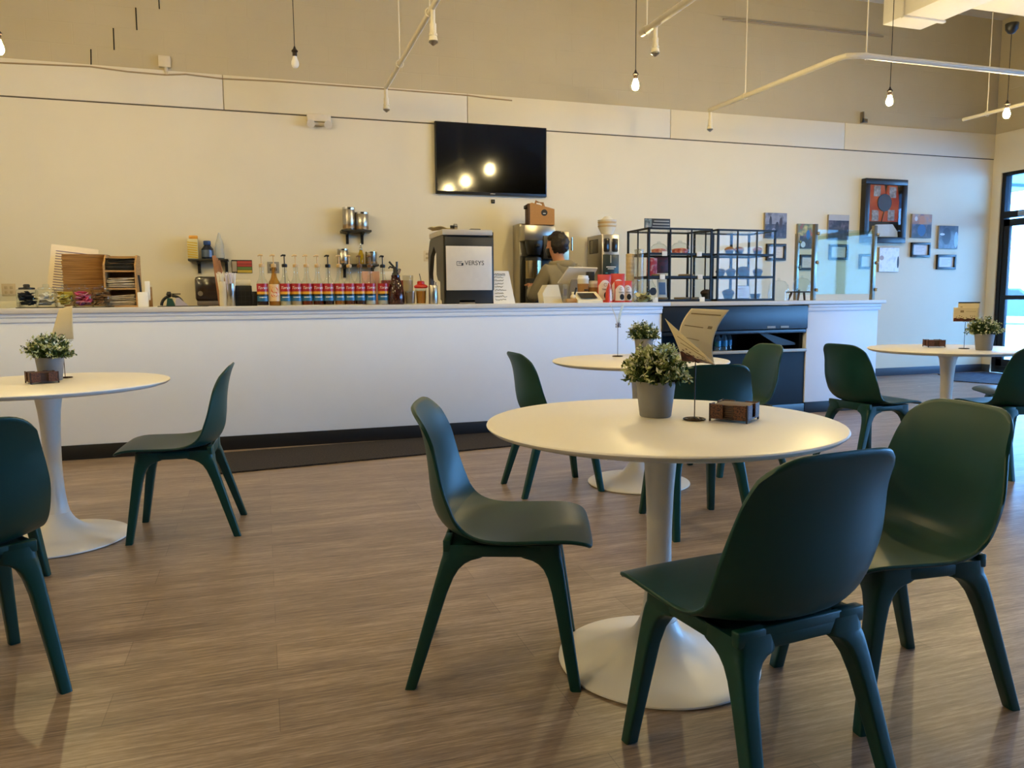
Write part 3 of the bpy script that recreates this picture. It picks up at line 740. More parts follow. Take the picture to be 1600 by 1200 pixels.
# ------------------------------------------------------------------ things on the counter
def mpp(px, Y):
    x = X(px, Y); return (x*math.sin(YAW)+Y*math.cos(YAW))/F
def item(name, label, cat, px, Y, group=None, z=CT, rz=0):
    return thing(name, label, cat, (X(px, Y), Y, z), rz, group)
def sq(a, z0, z1, r=.01, n=24, p=5):
    return [[(a*math.copysign(abs(math.cos(q))**(2/p), math.cos(q))*k, a*math.copysign(abs(math.sin(q))**(2/p), math.sin(q))*k, z) for q in np.linspace(0, 2*PI, n+1)[:-1]] for z, k in ((z0, .9), (z0+r, 1), (z1-r, 1), (z1, .9))]
# glass jars of packets
jars = [(43, 'glass jar of dark sugar packets, first in the row of jars from the left', ['0c0d0f', '15171a', '22252a'], True),
        (73, 'glass jar of white paper packets in the row of jars', ['c9bda6', 'e3d9c6', 'f0e8d8'], False),
        (102, 'glass jar of yellow sweetener packets in the row of jars', ['b89a2a', 'd9c04a', 'efe08a'], False),
        (131, 'glass jar of pink sweetener packets in the row of jars', ['c43a66', 'e05a82', 'f2a0b4'], False),
        (159, 'glass jar of brown sugar packets, last in the row of jars', ['6b4a2a', '8a6238', 'a87d4c'], False)]
tag(MB().box((X(28, 6.2), 6.13, CT), (X(174, 6.2), 6.36, CT+.006), .002).build('jar_tray', M_black), 'thin black tray under the row of glass jars', 'tray')
for px, lab, cols, dk in jars:
    t = item('glass_jar', lab, 'jar', px, 6.24, 'jars of packets on the counter', CT+.0062)
    a = .0615
    MB().loft(sq(a, 0, .125)).build('jar_body', M_clear, t, smooth=60)
    l = MB().lathe([(.05, .124), (.052, .128), (.05, .138), (.02, .142), (.022, .156), (.016, .162), (.001, .163)], 24).build('lid', M_clear if not dk else glass('smoked_glass', (.35, .35, .37), 1, 1.45, .25, '22252a'), t)
    pm = [mat('packet_'+cols[k], cols[k], .6) for k in range(3)]
    g = random.Random(px); b = MB()
    for k in range(34):
        b.m(g.randrange(3))
        R = Matrix.Translation((g.uniform(-.034, .034), g.uniform(-.034, .034), .022+.082*k/34)) @ Matrix.Rotation(g.uniform(0, PI), 4, 'Z') @ Matrix.Rotation(g.uniform(-.9, .9), 4, 'X')
        b.box((-.028, -.016, -.002), (.028, .016, .002), .0015, R)
    tag(b.build('packets', pm, t), kind='stuff')
# leaning price sheet, sleeve stack, wooden organiser
t = item('paper_notice', 'tilted white sheet of printed lines leaning behind the jars', 'paper sign', 107, 6.62, z=CT)
b = MB(); Rn = Matrix.Rotation(math.radians(7), 4, 'Y') @ Matrix.Rotation(math.radians(-8), 4, 'X')
b.box((-.16, 0, .03), (.16, .003, .47), 0, Rn); b.build('sheet', mat('cream_paper', 'e2d3b8', .7), t)
g = MB(); rr = random.Random(2)
for k in range(17): g.box((-.125, -.0025, .1+k*.02), (-.125+rr.uniform(.12, .25), 0, .1055+k*.02), 0, Rn)
g.build('printed_lines', mat('violet_ink', '6d5a78', .7), t)
t = item('sleeve_stack', 'tall stack of brown kraft cup sleeves behind the jars', 'cup sleeves', 139, 6.5)
tag(t, kind='stuff'); b = MB(); w = mpp(139, 6.5)*60/2; rr = random.Random(3)
for k in range(30):
    o = rr.uniform(-.004, .004); z0 = .01+k*.0128
    b.loft([[(x+o, y, z) for x, y in [(-w, -.09), (w*.6, -.09), (w*.86, -.07), (w, -.02), (w, .09), (-w, .09)]] for z in (z0, z0+.0112)])
b.build('sleeves', ramp_mat('kraft_layers', ['7d5527', '9a6e38', 'b3854a'], 5, .8, (1, 1, 40)), t)
t = item('wood_organizer', 'light wooden three-tier organizer holding lids and napkins', 'organizer', 194, 6.42)
w = mpp(194, 6.42)*43/2; H = Z(399, 194, 6.42)-CT
b = MB()
for s in (-1, 1): b.prism([(-.12, 0), (.12, 0), (.12, H), (-.02, H), (-.12, H*.8)], s*w-.006, s*w+.006, 'yz')
b.box((-w, .11, 0), (w, .122, H)); b.build('case', M_wood, t)
for z in (.0, H*.335, H*.67): MB().box((-w, -.115, z), (w, .11, z+.012)).build('shelf', M_wood, t)
def leaves(name, label, cat, z, cols, n, hh, seed):
    g = random.Random(seed); b = MB(); base = t.location
    for k in range(n):
        R = Matrix.Translation((base.x+g.uniform(-.008, .008), base.y-.02, base.z+z+.003+hh*k/n)) @ Matrix.Rotation(g.uniform(-.12, .02)*(k/n), 4, 'Y') @ Matrix.Rotation(g.uniform(-.05, .05), 4, 'X')
        b.box((-w*.86, -.08, 0), (w*.86, .08, hh/n*.6), .001, R)
    o = tag(b.build(name, ramp_mat(name+'_tone', cols, 20), None), label, cat, kind='stuff')
leaves('napkins', 'pile of pale paper napkins on the bottom tier of the wooden organizer', 'napkins', .013, ['b7a283', 'd6c6aa', 'e9dcc4'], 12, .07, 1)
leaves('napkins', 'pile of white paper napkins on the middle tier of the wooden organizer', 'napkins', H*.335+.013, ['c7bfb2', 'ded7ca', 'f0eadf'], 12, .07, 2)
leaves('cup_lids', 'black cup lids and stirrers heaped on the top tier of the wooden organizer', 'cup lids', H*.67+.013, ['0c0b0b', '1b1918', '3a3633'], 14, .085, 3)
t = item('marker_cup', 'small white cup with a black pen beside the wooden organizer', 'pen cup', 224, 6.3)
MB().box((-.035, -.03, 0), (.035, .03, .11), .005).build('cup', M_whitep, t)
MB().cyl((-.01, 0, .05), (-.022, 0, .235), .008, n=8).build('pen', M_black, t)
MB().box((.015, -.005, .05), (.05, .0, .19), .002).build('card', M_paper, t)
tag(MB().box((-.035, -.012, 0), (.01, .02, .15), .002).build('wood_block', M_wood, loc=(X(236, 6.38), 6.38, CT)), 'narrow wooden block beside the white pen cup', 'block')
# outlet plates and clear box at far left
def outlet(label, px, py, n=1, c='c9b794', Y=WY):
    t = thing('wall_outlet', label, 'outlet', P(px, py, 1, Y))
    b = MB(); w = .037+.023*(n-1)
    b.box((-w, -.006, -.06), (w, 0, .06), .003).build('plate', mat('outlet_plate_'+c, c, .5), t)
    for k in range(n):
        for z in (-.022, .022): MB().box((-w+.037+k*.046-.014, -.009, z-.014), (-w+.037+k*.046+.014, -.005, z+.014), .003).build('socket', mat('outlet_face_'+c, 'b5a27e' if c != '8f8c88' else '4a4744', .5), t)
outlet('cream double outlet plate on the wall at the left edge', 14, 453, 2)
outlet('grey metal outlet box on the wall behind the syrup bottles', 427, 418, 2, '8f8c88')
outlet('small cream outlet on the wall left of the white coffee machine', 667, 400, 1, 'dccdb0')
t = item('acrylic_box', 'clear acrylic box at the left end of the counter', 'box', 12, 6.35)
MB().box((-.09, -.06, 0), (.09, .06, .1), .003).build('box', M_clear, t)
tag(MB().box((-.085, -.055, .004), (.085, .055, .05), .004).build('paper_slips', M_cream, t))
# small ornament and mat
tag(MB().box((X(248, 6.25), 6.15, CT), (X(325, 6.25), 6.35, CT+.006), .002).build('bar_mat', M_black), 'thin black bar mat lying on the counter', 'mat')
t = item('tape_dispenser', 'small dark tape dispenser with green and white parts on the bar mat', 'tape dispenser', 269, 6.25, z=CT+.0062)
MB().tube([(.075*math.cos(a), 0, .075*math.sin(a)) for a in np.linspace(.15, PI-.05, 14)], .011, 8).build('arch', M_black, t)
MB().prism([(-.04, 0), (.02, 0), (.0, .055), (-.03, .06)], -.025, .02).build('body', mat('dark_green_plastic', '1f4636', .4), t)
MB().prism([(.02, 0), (.11, 0), (.05, .06), (.03, .06)], -.02, .02).build('wing', mat('grey_white_plastic', 'b9aaa4', .4), t)
MB().lathe([(.012, 0), (.02, .01), (.012, .03)], 10, (-.02, 0, .075)).box((.0, -.006, .085), (.06, .006, .092)).build('knob', M_black, t)
# paper towel dispenser on the wall
t = thing('towel_dispenser', 'dark smoked paper towel dispenser on the wall behind the counter', 'towel dispenser', (X(326, 8.4), WY, Z(474, 326, 8.4)))
w = mpp(326, 8.4)*19; h = Z(432, 326, 8.4)-Z(474, 326, 8.4)
MB().box((-w, -.22, .02), (w, 0, h), .03).build('cover', mat('smoked_brown', '2b1f1b', .2, coat=.4), t)
MB().box((-w*.9, -.2, -.02), (w*.9, 0, .03), .008).build('tray', mat('grey_tray', '6d625b', .4), t)
MB().cyl((-w*.6, -.222, .1), (-w*.6, -.215, .1), .025).build('lock', M_steel, t)
# wall shelves and their things
def shelf(label, x0, x1, py, Y0, brackets, hb):
    z = Z(py, (x0+x1)/2, Y0); a, b = X(x0, Y0), X(x1, Y0)
    t = thing('wall_shelf', label, 'shelf', ((a+b)/2, WY, z), 0, 'small black wall shelves')
    MB().box((a-(a+b)/2, -.2, -.022), (b-(a+b)/2, 0, 0), .003).build('board', M_black, t)
    for bx in brackets:
        x = X(bx, Y0)-(a+b)/2
        MB().prism([(-.02, -.022), (-.17, -.022), (-.17, -.03), (-.04, -.05), (-.03, -hb), (0, -hb), (0, -.022)], x-.014, x+.014, 'yz').build('bracket', M_black, t)
    return z
YS = 8.5
z1 = shelf('black wall shelf at the left holding a yellow tin and a blue bottle', 298, 360, 405, YS, (313, 356), .14)
z2 = shelf('black wall shelf with two steel canisters, upper of the two by the bottles', 536, 582, 360, YS, (547, 570), .14)
z3 = shelf('black wall shelf with canisters and an oil bottle, lower of the two by the bottles', 530, 592, 413, YS, (541, 585), .14)
def on_shelf(name, label, cat, px, z, group=None): return thing(name, label, cat, (X(px, YS), YS, z+.0005), 0, group)
def canister(label, px, z, wpx, hpx, face='b8b2a6'):
    t = on_shelf('steel_canister', label, 'canister', px, z, 'steel canisters on the wall shelves'); k = mpp(px, YS); r = k*wpx/2; h = k*hpx
    MB().lathe([(r*.97, 0), (r, .004), (r, h*.92), (r*.98, h*.93), (.001, h*.93)], 28).build('body', M_steel, t)
    MB().lathe([(r*1.02, h*.9), (r*1.03, h*.93), (r*1.03, h), (r*.9, h*1.01), (.001, h*1.01)], 28).build('lid', M_chrome, t)
    MB().lathe([(r*1.005, h*.22), (r*1.005, h*.24)], 28, cap=False).lathe([(r*1.004, h*.06), (r*1.004, h*.2)], 28, cap=False).build('band', mat('can_band', '8a7258', .4, .6), t)
canister('tall steel canister on the upper shelf', 549, z2, 19, 34)
canister('wide steel canister on the upper shelf, beside the tall one', 569, z2, 20, 27)
canister('steel canister at the left end of the lower shelf', 538, z3, 17, 23)
canister('low steel canister with a clamp at the right end of the lower shelf', 582, z3, 18, 19)
t = on_shelf('oil_bottle', 'yellow oil bottle with a steel pourer on the lower shelf', 'bottle', 566, z3)
MB().lathe([(.03, 0), (.031, .005), (.031, .1), (.022, .125), (.015, .15)], 20).build('body', glass('yellow_oil', (.85, .72, .12), 1, 1.45, .3, 'c9a81e'), t)
MB().lathe([(.017, .148), (.02, .155), (.018, .175), (.008, .19), (.006, .235)], 14).build('pourer', M_chrome, t)
t = on_shelf('yellow_tin', 'yellow patterned tin with an orange lid on the left wall shelf', 'tin', 306, z1)
w = mpp(306, YS)*7.5
MB().box((-w, -w, 0), (w, w, .2), .006).build('body', mat('tin_cream', 'cfc08a', .35), t)
b = MB()
for k in range(7): b.prism([(-w, .015+k*.024), (w*.9, .005+k*.024), (w*.9, .017+k*.024), (-w, .028+k*.024)], -w-.001, -w-.0004)
b.build('stripes', mat('tin_yellow', 'c9a524', .35), t)
MB().box((-w*.7, -w*.7, .2), (w*1.02, w*.7, .235), .01).build('lid', mat('tin_lid', 'd99a3a', .4), t)
t = on_shelf('blue_bottle', 'dark blue bottle with a silver label on the left wall shelf', 'bottle', 328, z1)
MB().lathe([(.055, 0), (.058, .006), (.058, .1), (.035, .13), (.03, .145)], 24).build('body', mat('navy_plastic', '141d33', .25), t)
MB().lathe([(.0585, .02), (.0585, .09)], 24, cap=False).build('label', mat('silver_label', '59677e', .3, .4), t)
MB().lathe([(.034, .143), (.036, .148), (.036, .18), (.03, .185), (.001, .185)], 20).build('cap', mat('cap_navy', '2c4a86', .35), t)
t = on_shelf('clear_bottle', 'tall clear squeeze bottle at the right end of the left wall shelf', 'bottle', 347, z1)
MB().lathe([(.042, 0), (.044, .004), (.044, .12), (.04, .16), (.022, .21), (.012, .25), (.006, .27)], 24).build('body', glass('cloudy_clear', (.9, .92, .93), 1, 1.45, .35, 'dcdcd6'), t)
MB().lathe([(.0445, .0), (.0445, .012)], 24, cap=False).build('base_ring', M_black, t)
# straws, stirrers, black cup boxes
def stick_cup(label, px, Y, hcup, body, mats, n, hs, spread, seed):
    t = item('straw_cup', label, 'straw holder', px, Y, 'straw and stirrer holders'); g = random.Random(seed); r = mpp(px, Y)*6.5
    MB().lathe([(r*.9, 0), (r, .004), (r, hcup), (r*.94, hcup), (r*.92, .01), (.001, .01)], 24).build('cup', body, t)
    b = MB()
    for k in range(n):
        b.m(g.randrange(len(mats))); a = g.uniform(0, 2*PI); q = g.uniform(0, r*.7); s = g.uniform(.4, 1)*spread
        b.tube([(q*math.cos(a), q*math.sin(a), .015), (q*math.cos(a)+s*math.cos(a), q*math.sin(a)+s*math.sin(a), hs*g.uniform(.93, 1.02))], .0032, 6)
    tag(b.build('straws', mats, t), kind='stuff')
stick_cup('tan cup crowded with wrapped straws, left of the steel straw cup', 350, 6.36, .19, M_cream, [M_paper, M_cream], 30, .26, .03, 1)
stick_cup('steel cup of white wrapped straws in front of the stirrers', 361, 6.24, .17, M_steel, [M_paper, mat('lilac_paper', 'cfc6d2', .7)], 30, .25, .03, 2)
t = item('stirrer_box', 'bundle of tall flat brown stirrers behind the straw cups', 'stirrers', 352, 6.52)
for k in range(3): MB().box((-.05+k*.03, -.01+k*.012, 0), (-.02+k*.03, .0+k*.012, .4-k*.02), .002, Matrix.Rotation(-.08-.05*k, 4, 'Y')).build('stirrer_bundle', mat('brown_sticks', '9a6a48', .6), t)
for px, w, h, lab in ((381, 25, 31, 'black wire-sided cup box beside the straw cups'), (398, 8, 22, 'small black box between the cup box and the first syrup bottle')):
    t = item('cup_box', lab, 'box', px, 6.38); k = mpp(px, 6.38); a = k*w/2; hh = k*h
    MB().box((-a, -.07, 0), (a, .07, hh), .004).build('box', M_black, t)
    b = MB()
    for i in range(3): b.box((-a*.9, -.073, hh*(.2+.27*i)), (a*.9, -.07, hh*(.22+.27*i)))
    for i in range(4): b.box((a*(-.7+.46*i)-.001, -.073, .01), (a*(-.7+.46*i)+.001, -.07, hh*.95))
    b.build('grid', mat('dark_grid', '2a2a2c', .5), t)
    if w > 20:
        tag(MB().box((-.06, -.05, 0), (.05, .05, .045), .004).build('napkin_pack', M_cream, loc=(X(382, 6.38), 6.38, CT+hh+.0005)), 'cream paper pack on top of the black cup box', 'pack')
t = thing('wall_card', 'small red, green and yellow card on the wall above the cup box', 'card', P(378, 416.5, 1, WY))
k = mpp(378, WY); w, h = k*15, k*10
MB().box((-w, -.006, -h), (w, 0, h)).build('board', M_black, t)
for i, cc in enumerate(('b8433a', 'a8352f', '5d7a3c', 'c2a83a')): MB().box((-w*.45, -.0075, h*(.85-.46*i)-h*.4), (w*.97, -.006, h*(.85-.46*i)), 0).build('colour_band', mat('band_'+cc, cc, .6), t)
MB().box((-w*.95, -.0075, -h*.8), (-w*.5, -.006, h*.8)).build('side_panel', mat('band_grey', 'b9a88f', .6), t)
# syrup bottles
M_lr, M_ly, M_lk, M_lb = mat('label_red', 'a81f26', .35), mat('label_yellow', 'd9a02c', .35), mat('label_black', '14110f', .4), mat('label_blue', '27648f', .35)
M_pump, M_pumpk, M_pumpb = mat('beige_pump', 'd3b27e', .35), M_black, mat('brown_pump', '6d4c28', .35)
txt_me = None
def liquid(c, a=.75): return glass('liquid_'+c, tuple(v*.8+.2*(1-a) for v in lin(c)[:3]), .6, 1.33, a, c)
syr = [(411, '2a0f0a', 0), (429.6, 'a8752a', 0), (446.6, 'c9bfa0', 1), (463.8, 'b9a284', 0), (480.5, '7a3514', 0), (497.6, '54200f', 0), (514, '2b1210', 1), (531.4, '96581c', 0), (547, '6b2f12', 0), (563.2, '3d1610', 2), (579.5, 'cfc9b8', 2), (599, 'd3cdbd', 1)]
ordn = ['first', 'second', 'third', 'fourth', 'fifth', 'sixth', 'seventh', 'eighth', 'ninth', 'tenth', 'eleventh', 'twelfth']
for i, (px, lc, pk) in enumerate(syr):
    cream = i == 1
    lab = ('%s syrup bottle from the left, ' % ordn[i]) + ('amber glass with a cream and red label' if cream else 'red, yellow and blue label and %s pump' % ('beige', 'black', 'brown')[pk])
    t = item('syrup_bottle', lab, 'bottle', px, 6.24, 'syrup bottles along the counter')
    r = .0425
    MB().lathe([(r*.93, 0), (r, .006), (r, .165), (r*.96, .182), (r*.7, .2), (.022, .22), (.0175, .245), (.0165, .285), (.0185, .289), (.0185, .3)], 28).build('glass_body', glass('bottle_amber', (.9, .68, .3), 1, 1.45, .35, 'a8752a') if cream else M_clear, t)
    MB().lathe([(.001, .005), (r*.92, .005), (r*.95, .01), (r*.95, .14), (.001, .14)], 24).build('syrup', liquid(lc), t)
    b = MB()
    zs = [(.035, .075, 3), (.075, .088, 2), (.088, .108, 1), (.108, .17, 0)] if not cream else [(.035, .165, 0)]
    for z0, z1_, mi in zs: b.m(mi).lathe([(r+.0006, z0), (r+.0006, z1_)], 28, cap=False)
    lb = b.build('label', [M_lr, M_ly, M_lk, M_lb] if not cream else [mat('label_cream', 'e0bb86', .4)], t)
    if cream:
        g = MB()
        for (a0, z0, rr_) in ((0, .12, .026), (-.1, .085, .024), (.12, .088, .018)):
            g.poly([((r+.0012)*math.sin(a0+rr_*math.cos(q)/r), -(r+.0012)*math.cos(a0+rr_*math.cos(q)/r), z0+rr_*.9*math.sin(q)) for q in np.linspace(0, 2*PI, 17)[:-1]])
        g.build('label_blob', mat('orange_red', 'c9431f', .4), lb)
    if txt_me is None:
        o = text_obj('label_text', 'Torani', .030, M_paper, lb, (0, 0, .137), bend=r+.0013, shear=.35); txt_me = o.data
    else:
        o = bpy.data.objects.new('label_text', txt_me); C.objects.link(o); o.parent = lb; o.location = (0, 0, .137 if not cream else .09)
    if not cream:
        o = MB().grid(lambda u, v: ((r+.0012)*math.sin((u-.5)*1.3), -(r+.0012)*math.cos((u-.5)*1.3), .062+v*.005), 8, 1).build('flavour_line', M_paper, lb)
    pm = (M_pump, M_pumpk, M_pumpb)[pk]
    MB().lathe([(.0185, .296), (.021, .3), (.021, .318), (.012, .322), (.005, .324)], 16).tube([(0, 0, .32), (0, 0, .385)], .0042, 8).tube([(.01, 0, .386), (-.012, -.004, .388), (-.026, -.008, .38)], [.008, .0075, .004], 8).tube([(0, 0, .30), (0, 0, .02)], .0025, 6).build('pump', pm, t)
# growler, boxes behind, cups, pitcher
t = item('growler_jug', 'dark brown speckled siphon jug with a black head, right of the syrup bottles', 'jug', 619, 6.24)
MB().lathe([(.062, 0), (.068, .008), (.07, .06), (.062, .12), (.045, .18), (.034, .215), (.036, .235)], 32).build('body', ramp_mat('speckled_brown', ['1c0a06', '3a1710', '8a6a58'], 160, .12, pos=[.3, .6, .8]), t)
b = MB().lathe([(.03, .235), (.028, .25), (.02, .26), (.02, .3), (.01, .305)], 16); b.tube([(0, 0, .29), (-.045, 0, .305), (-.055, 0, .29)], .007, 8).tube([(-.01, 0, .3), (-.05, 0, .345)], .008, 8).tube([(.012, 0, .3), (.012, 0, .345)], .009, 8)
b.build('siphon_head', M_black, t); MB().cyl((.02, -.005, .25), (.032, -.02, .285), .012).build('gas_capsule', M_chrome, t)
def simple_box(name, label, cat, px0, px1, py0, py1, Y, m_, dep=.08, z=None):
    x0, x1 = X(px0, Y), X(px1, Y); zb = CT if z is None else z; zt = Z(py0, (px0+px1)/2, Y)
    o = MB().box((x0, Y, zb), (x1, Y+dep, zt), .003).build(name, m_); tag(o, label, cat); return o
simple_box('tea_box', 'red patterned box on the counter behind the speckled jug', 'box', 598, 631, 438, 478, 6.5, ramp_mat('red_box', ['5d1a16', '8f2a22', '6b2a22'], 12), .08)
bx = simple_box('tea_box', 'white and pink card box standing behind the last syrup bottles', 'box', 567, 594, 424, 478, 6.62, mat('pink_box', 'c9a090', .6), .06)
tag(MB().box((X(602, 6.5), 6.5, Z(437, 610, 6.5)), (X(622, 6.5), 6.58, Z(424, 610, 6.5)), .002).build('sugar_box', M_paper), 'white box on top of the red patterned box behind the jug', 'box')
def tumbler(label, px, Y, r, h, m_, fill=None, fh=0, cat='cup'):
    t = item('cup', label, cat, px, Y); MB().lathe([(r*.85, 0), (r*.87, .003), (r, h), (r*.97, h), (r*.83, .006), (.001, .006)], 24).build('cup_body', m_, t)
    if fill: MB().lathe([(.001, .008), (r*.82, .008), (r*.82+(r*.1)*fh/h, fh), (.001, fh)], 24).build('contents', fill, t)
    return t
M_pl = glass('clear_plastic', (.93, .93, .9), 1, 1.4, .12, 'e9e0cc')
tumbler('stack of tall clear plastic cups right of the speckled jug', 638, 6.42, .045, .24, M_pl, mat('cup_edges', 'd9c9a4', .5), .2)
tumbler('short clear glass in front of the plastic cups', 641, 6.24, .045, .11, M_clear, glass('pale_brown', (.8, .7, .6), 1, 1.33, .3, 'a8907a'), .1)
t = tumbler('jar of orange syrup with a bright red cap', 658, 6.26, .045, .125, M_clear, mat('orange_syrup', 'b8761a', .3), .11, 'jar')
MB().lathe([(.047, .13), (.058, .14), (.055, .152), (.03, .165), (.03, .185), (.022, .19), (.001, .19)], 24).build('cap', mat('cap_red', 'c9281c', .35), t)
MB().tube([(.005, 0, .18), (-.01, 0, .25)], .003, 6).build('spoon', M_black, t)
t = item('steaming_pitcher', 'steel pitcher beside the white coffee machine', 'pitcher', 677, 6.2)
MB().lathe([(.036, 0), (.038, .004), (.036, .15), (.033, .155), (.031, .15), (.001, .02)], 24).build('body', M_steel, t)
b = MB()
for k in range(4): b.tube([(-.01+.008*k, 0, .05), (-.018+.014*k, 0, .21-.01*k)], .004, 6)
b.build('tools', mat('dark_tool', '4a3a2c', .4, .4), t)
# espresso machine (its back faces us)
Ym = 6.22; xa, xb = X(694, Ym), X(772, Ym); Wm = xb-xa; Hm = Z(362, 730, Ym)-CT
t = thing('espresso_machine', 'large espresso machine with a pale lettered back panel on the counter', 'coffee machine', (xa, Ym, CT))
M_ch = mat('charcoal_metal', '26282b', .4, .3)
prof = [(0, .0), (.08, .0), (.1, .06), (.1, Hm*.3), (.22, Hm*.34), (.27, Hm*.42), (.27, Hm*.72), (.36, Hm*.83), (.5, Hm*.7), (.56, Hm*.45), (.54, Hm*.2), (.5, 0), (.58, 0), (.6, Hm*.3), (.6, Hm*.75), (.52, Hm*.93), (.4, Hm), (0, Hm)]
for x in (0, Wm-.035): MB().prism(prof, x, x+.035, 'yz').build('side_plate', mat('bronze_side', '4a453c', .35, .6), t)
MB().box((.035, .02, .03), (Wm-.035, .3, Hm*.98), .01).build('body', M_ch, t)
MB().box((.01, -.012, .0), (Wm-.005, .03, Hm*.93), .012).build('back_frame', M_ch, t)
MB().box((.018, -.018, Hm*.19), (Wm-.02, -.01, Hm*.80), .003).build('back_panel', mat('pale_panel', 'd9d2c6', .3), t)
MB().box((-.01, -.01, Hm*.95), (Wm-.01, .5, Hm*1.03), .008).build('top_tray', mat('grey_top', 'b9b2a6', .4), t)
MB().box((.12, -.012, 0), (.27, .0, .04), .01).build('drip_front', M_steel, t)
text_obj('lettering', 'VERSYS', .052, M_dark, t, (Wm*.60, -.0186, Hm*.565))
b = MB(); e0 = Wm*.31
for q0, q1 in (((e0-.025, -.018), (e0+.025, -.014)), ((e0-.025, .014), (e0+.02, .018)), ((e0-.027, -.016), (e0-.023, .016)), ((e0-.012, -.003), (e0+.012, 0)), ((e0-.012, .005), (e0+.012, .008)), ((e0+.014, -.016), (e0+.03, .004))):
    b.box((q0[0], -.0186, Hm*.56+q0[1]), (q1[0], -.018, Hm*.56+q1[1]))
b.build('logo', M_dark, t)
tw = MB().grid(lambda u, v: (xa-.05+.2*u, Ym+.12+.25*v, CT+Hm*1.03+.004+.02*abs(math.sin(u*5+v*2))+.012*(1-u)), 14, 14)
o = tw.build('bar_towel', mat('cream_cloth', 'd8c9a4', .9)); sd = o.modifiers.new('t', 'SOLIDIFY'); sd.thickness = .006; sd.offset = 1; tag(o, 'cream bar towel lying on top of the espresso machine', 'towel')
t2 = thing('tamper', 'steel tamper lying on top of the espresso machine', 'tamper', (X(711, 6.3), 6.3, CT+Hm*1.03+.001))
MB().cyl((-.03, 0, .026), (.0, 0, .026), .012).build('grip', M_black, t2); MB().cyl((.0, 0, .026), (.025, 0, .026), .025).build('foot', M_chrome, t2)
tag(MB().box((X(732, 6.5), 6.4, CT+Hm*1.03+.0005), (X(748, 6.5), 6.5, CT+Hm*1.03+.025), .006).build('drip_lid', M_black), 'flat black lid on top of the espresso machine', 'lid')
# hand-written board
t = item('drink_board', 'white hand-lettered board leaning right of the espresso machine', 'menu board', 788, 6.2)
R = Matrix.Rotation(math.radians(-10), 4, 'X'); k = mpp(788, 6.2); hh = k*51
b = MB(); r0 = [(-k*17, 0), (k*18, 0), (k*10, hh), (-k*17, hh)]
b.loft([[tuple(R @ Vector((x, y, z))) for x, z in r0] for y in (0, .006)]); b.build('board', M_paper, t)
b = MB(); rr = random.Random(9)
for i in range(9):
    zz = hh*(.9-.098*i); n = 14; x0 = -k*14; x1 = x0+k*rr.uniform(13, 20)*(1 if i else 1.1)
    b.tube([tuple(R @ Vector((x0+(x1-x0)*q/n, -.002, zz+rr.uniform(-.006, .008)))) for q in range(n+1)], .0016 if i else .0024, 4)
b.tube([tuple(R @ Vector((x, -.002, hh*.86))) for x in (-k*12, k*4)], .0014, 4)
b.build('handwriting', mat('pen_ink', '2a2620', .6), t)
# batch brewer on the back counter
Yb = 8.12; xa, xb = X(820, Yb), X(868, Yb); Hb = Z(347, 845, Yb)-.9
t = thing('coffee_brewer', 'tall steel batch coffee brewer behind the person on the back counter', 'coffee brewer', (xa, Yb, .9))
w = xb-xa; wr = X(892, Yb+.1)-xa
MB().box((0, .18, 0), (w+.02, .42, Hb), .012).box((0, 0, Hb*.81), (w, .2, Hb*.97), .012).box((0, -.03, 0), (w, .2, .05), .008).build('body', M_steel, t)
MB().box((w+.02, .15, Hb*.55), (wr, .4, Hb*.93), .012).build('side_tank', mat('brushed_warm', 'b5a88c', .35, .8), t)
MB().cyl((wr+.02, .12, Hb*.72), (wr+.02, .12, Hb*.86), .012).build('side_handle', M_chrome, t)
MB().box((w*.6, -.012, Hb*.62), (w+.015, .18, Hb*.86), .006).build('control_panel', M_ch, t)
MB().box((w*.72, -.015, Hb*.7), (w*.93, -.011, Hb*.79)).build('display', emit('blue_display', (.25, .3, 1), 1.1), t)
MB().lathe([(.075, Hb*.665), (.08, Hb*.67), (.105, Hb*.78), (.105, Hb*.81), (.001, Hb*.81)], 24, (w*.36, .05, 0)).box((w*.3, -.1, Hb*.74), (w*.42, -.04, Hb*.77), .006).build('brew_basket', M_black, t)
b = MB().lathe([(.09, .05), (.095, .06), (.095, Hb*.605), (.001, Hb*.605)], 28, (w*.36, .07, 0)); sv = b.build('thermal_server', mat('server_steel', '9c8d6c', .18, 1), t)
MB().lathe([(.097, Hb*.605), (.097, Hb*.635), (.06, Hb*.66), (.001, Hb*.66)], 24, (w*.36, .07, 0)).lathe([(.096, .05), (.0965, Hb*.42)], 24, (w*.36, .07, 0), False).build('server_trim', M_black, t)
MB().box((w*.02, .165, .05), (w+.01, .19, Hb*.66), .004).build('dark_backplate', M_black, t)
t = thing('coffee_traveler', 'kraft takeaway coffee box with a round black sticker on top of the brewer', 'box', (X(828, Yb), Yb+.02, .9+Hb*.97+.004), math.radians(-8))
w = X(868, Yb)-X(830, Yb); h = mpp(848, Yb)*33
MB().prism([(0, 0), (w, 0), (w, h*.72), (w*.12, h), (0, h*.95)], 0, .16).build('carton', M_kraft, t)
MB().box((-.012, -.002, 0), (.014, .162, h*.96), .004).build('dark_side', mat('brown_side', '4a2f17', .7), t)
MB().tube([(w*.3, .08, h*.9), (w*.34, .08, h*1.1), (w*.6, .08, h*1.02), (w*.66, .08, h*.78)], .016, 8).build('handle', M_kraft, t)
s = MB().cyl((w*.6, -.001, h*.55), (w*.6, -.003, h*.55), .036, n=24).build('sticker', M_dark, t); MB().box((w*.6-.015, -.0045, h*.5), (w*.6+.015, -.003, h*.53)).build('sticker_print', M_paper, s)
MB().cyl((-.012, .05, h*.8), (-.045, .05, h*.8), .02).build('spout', M_black, t)
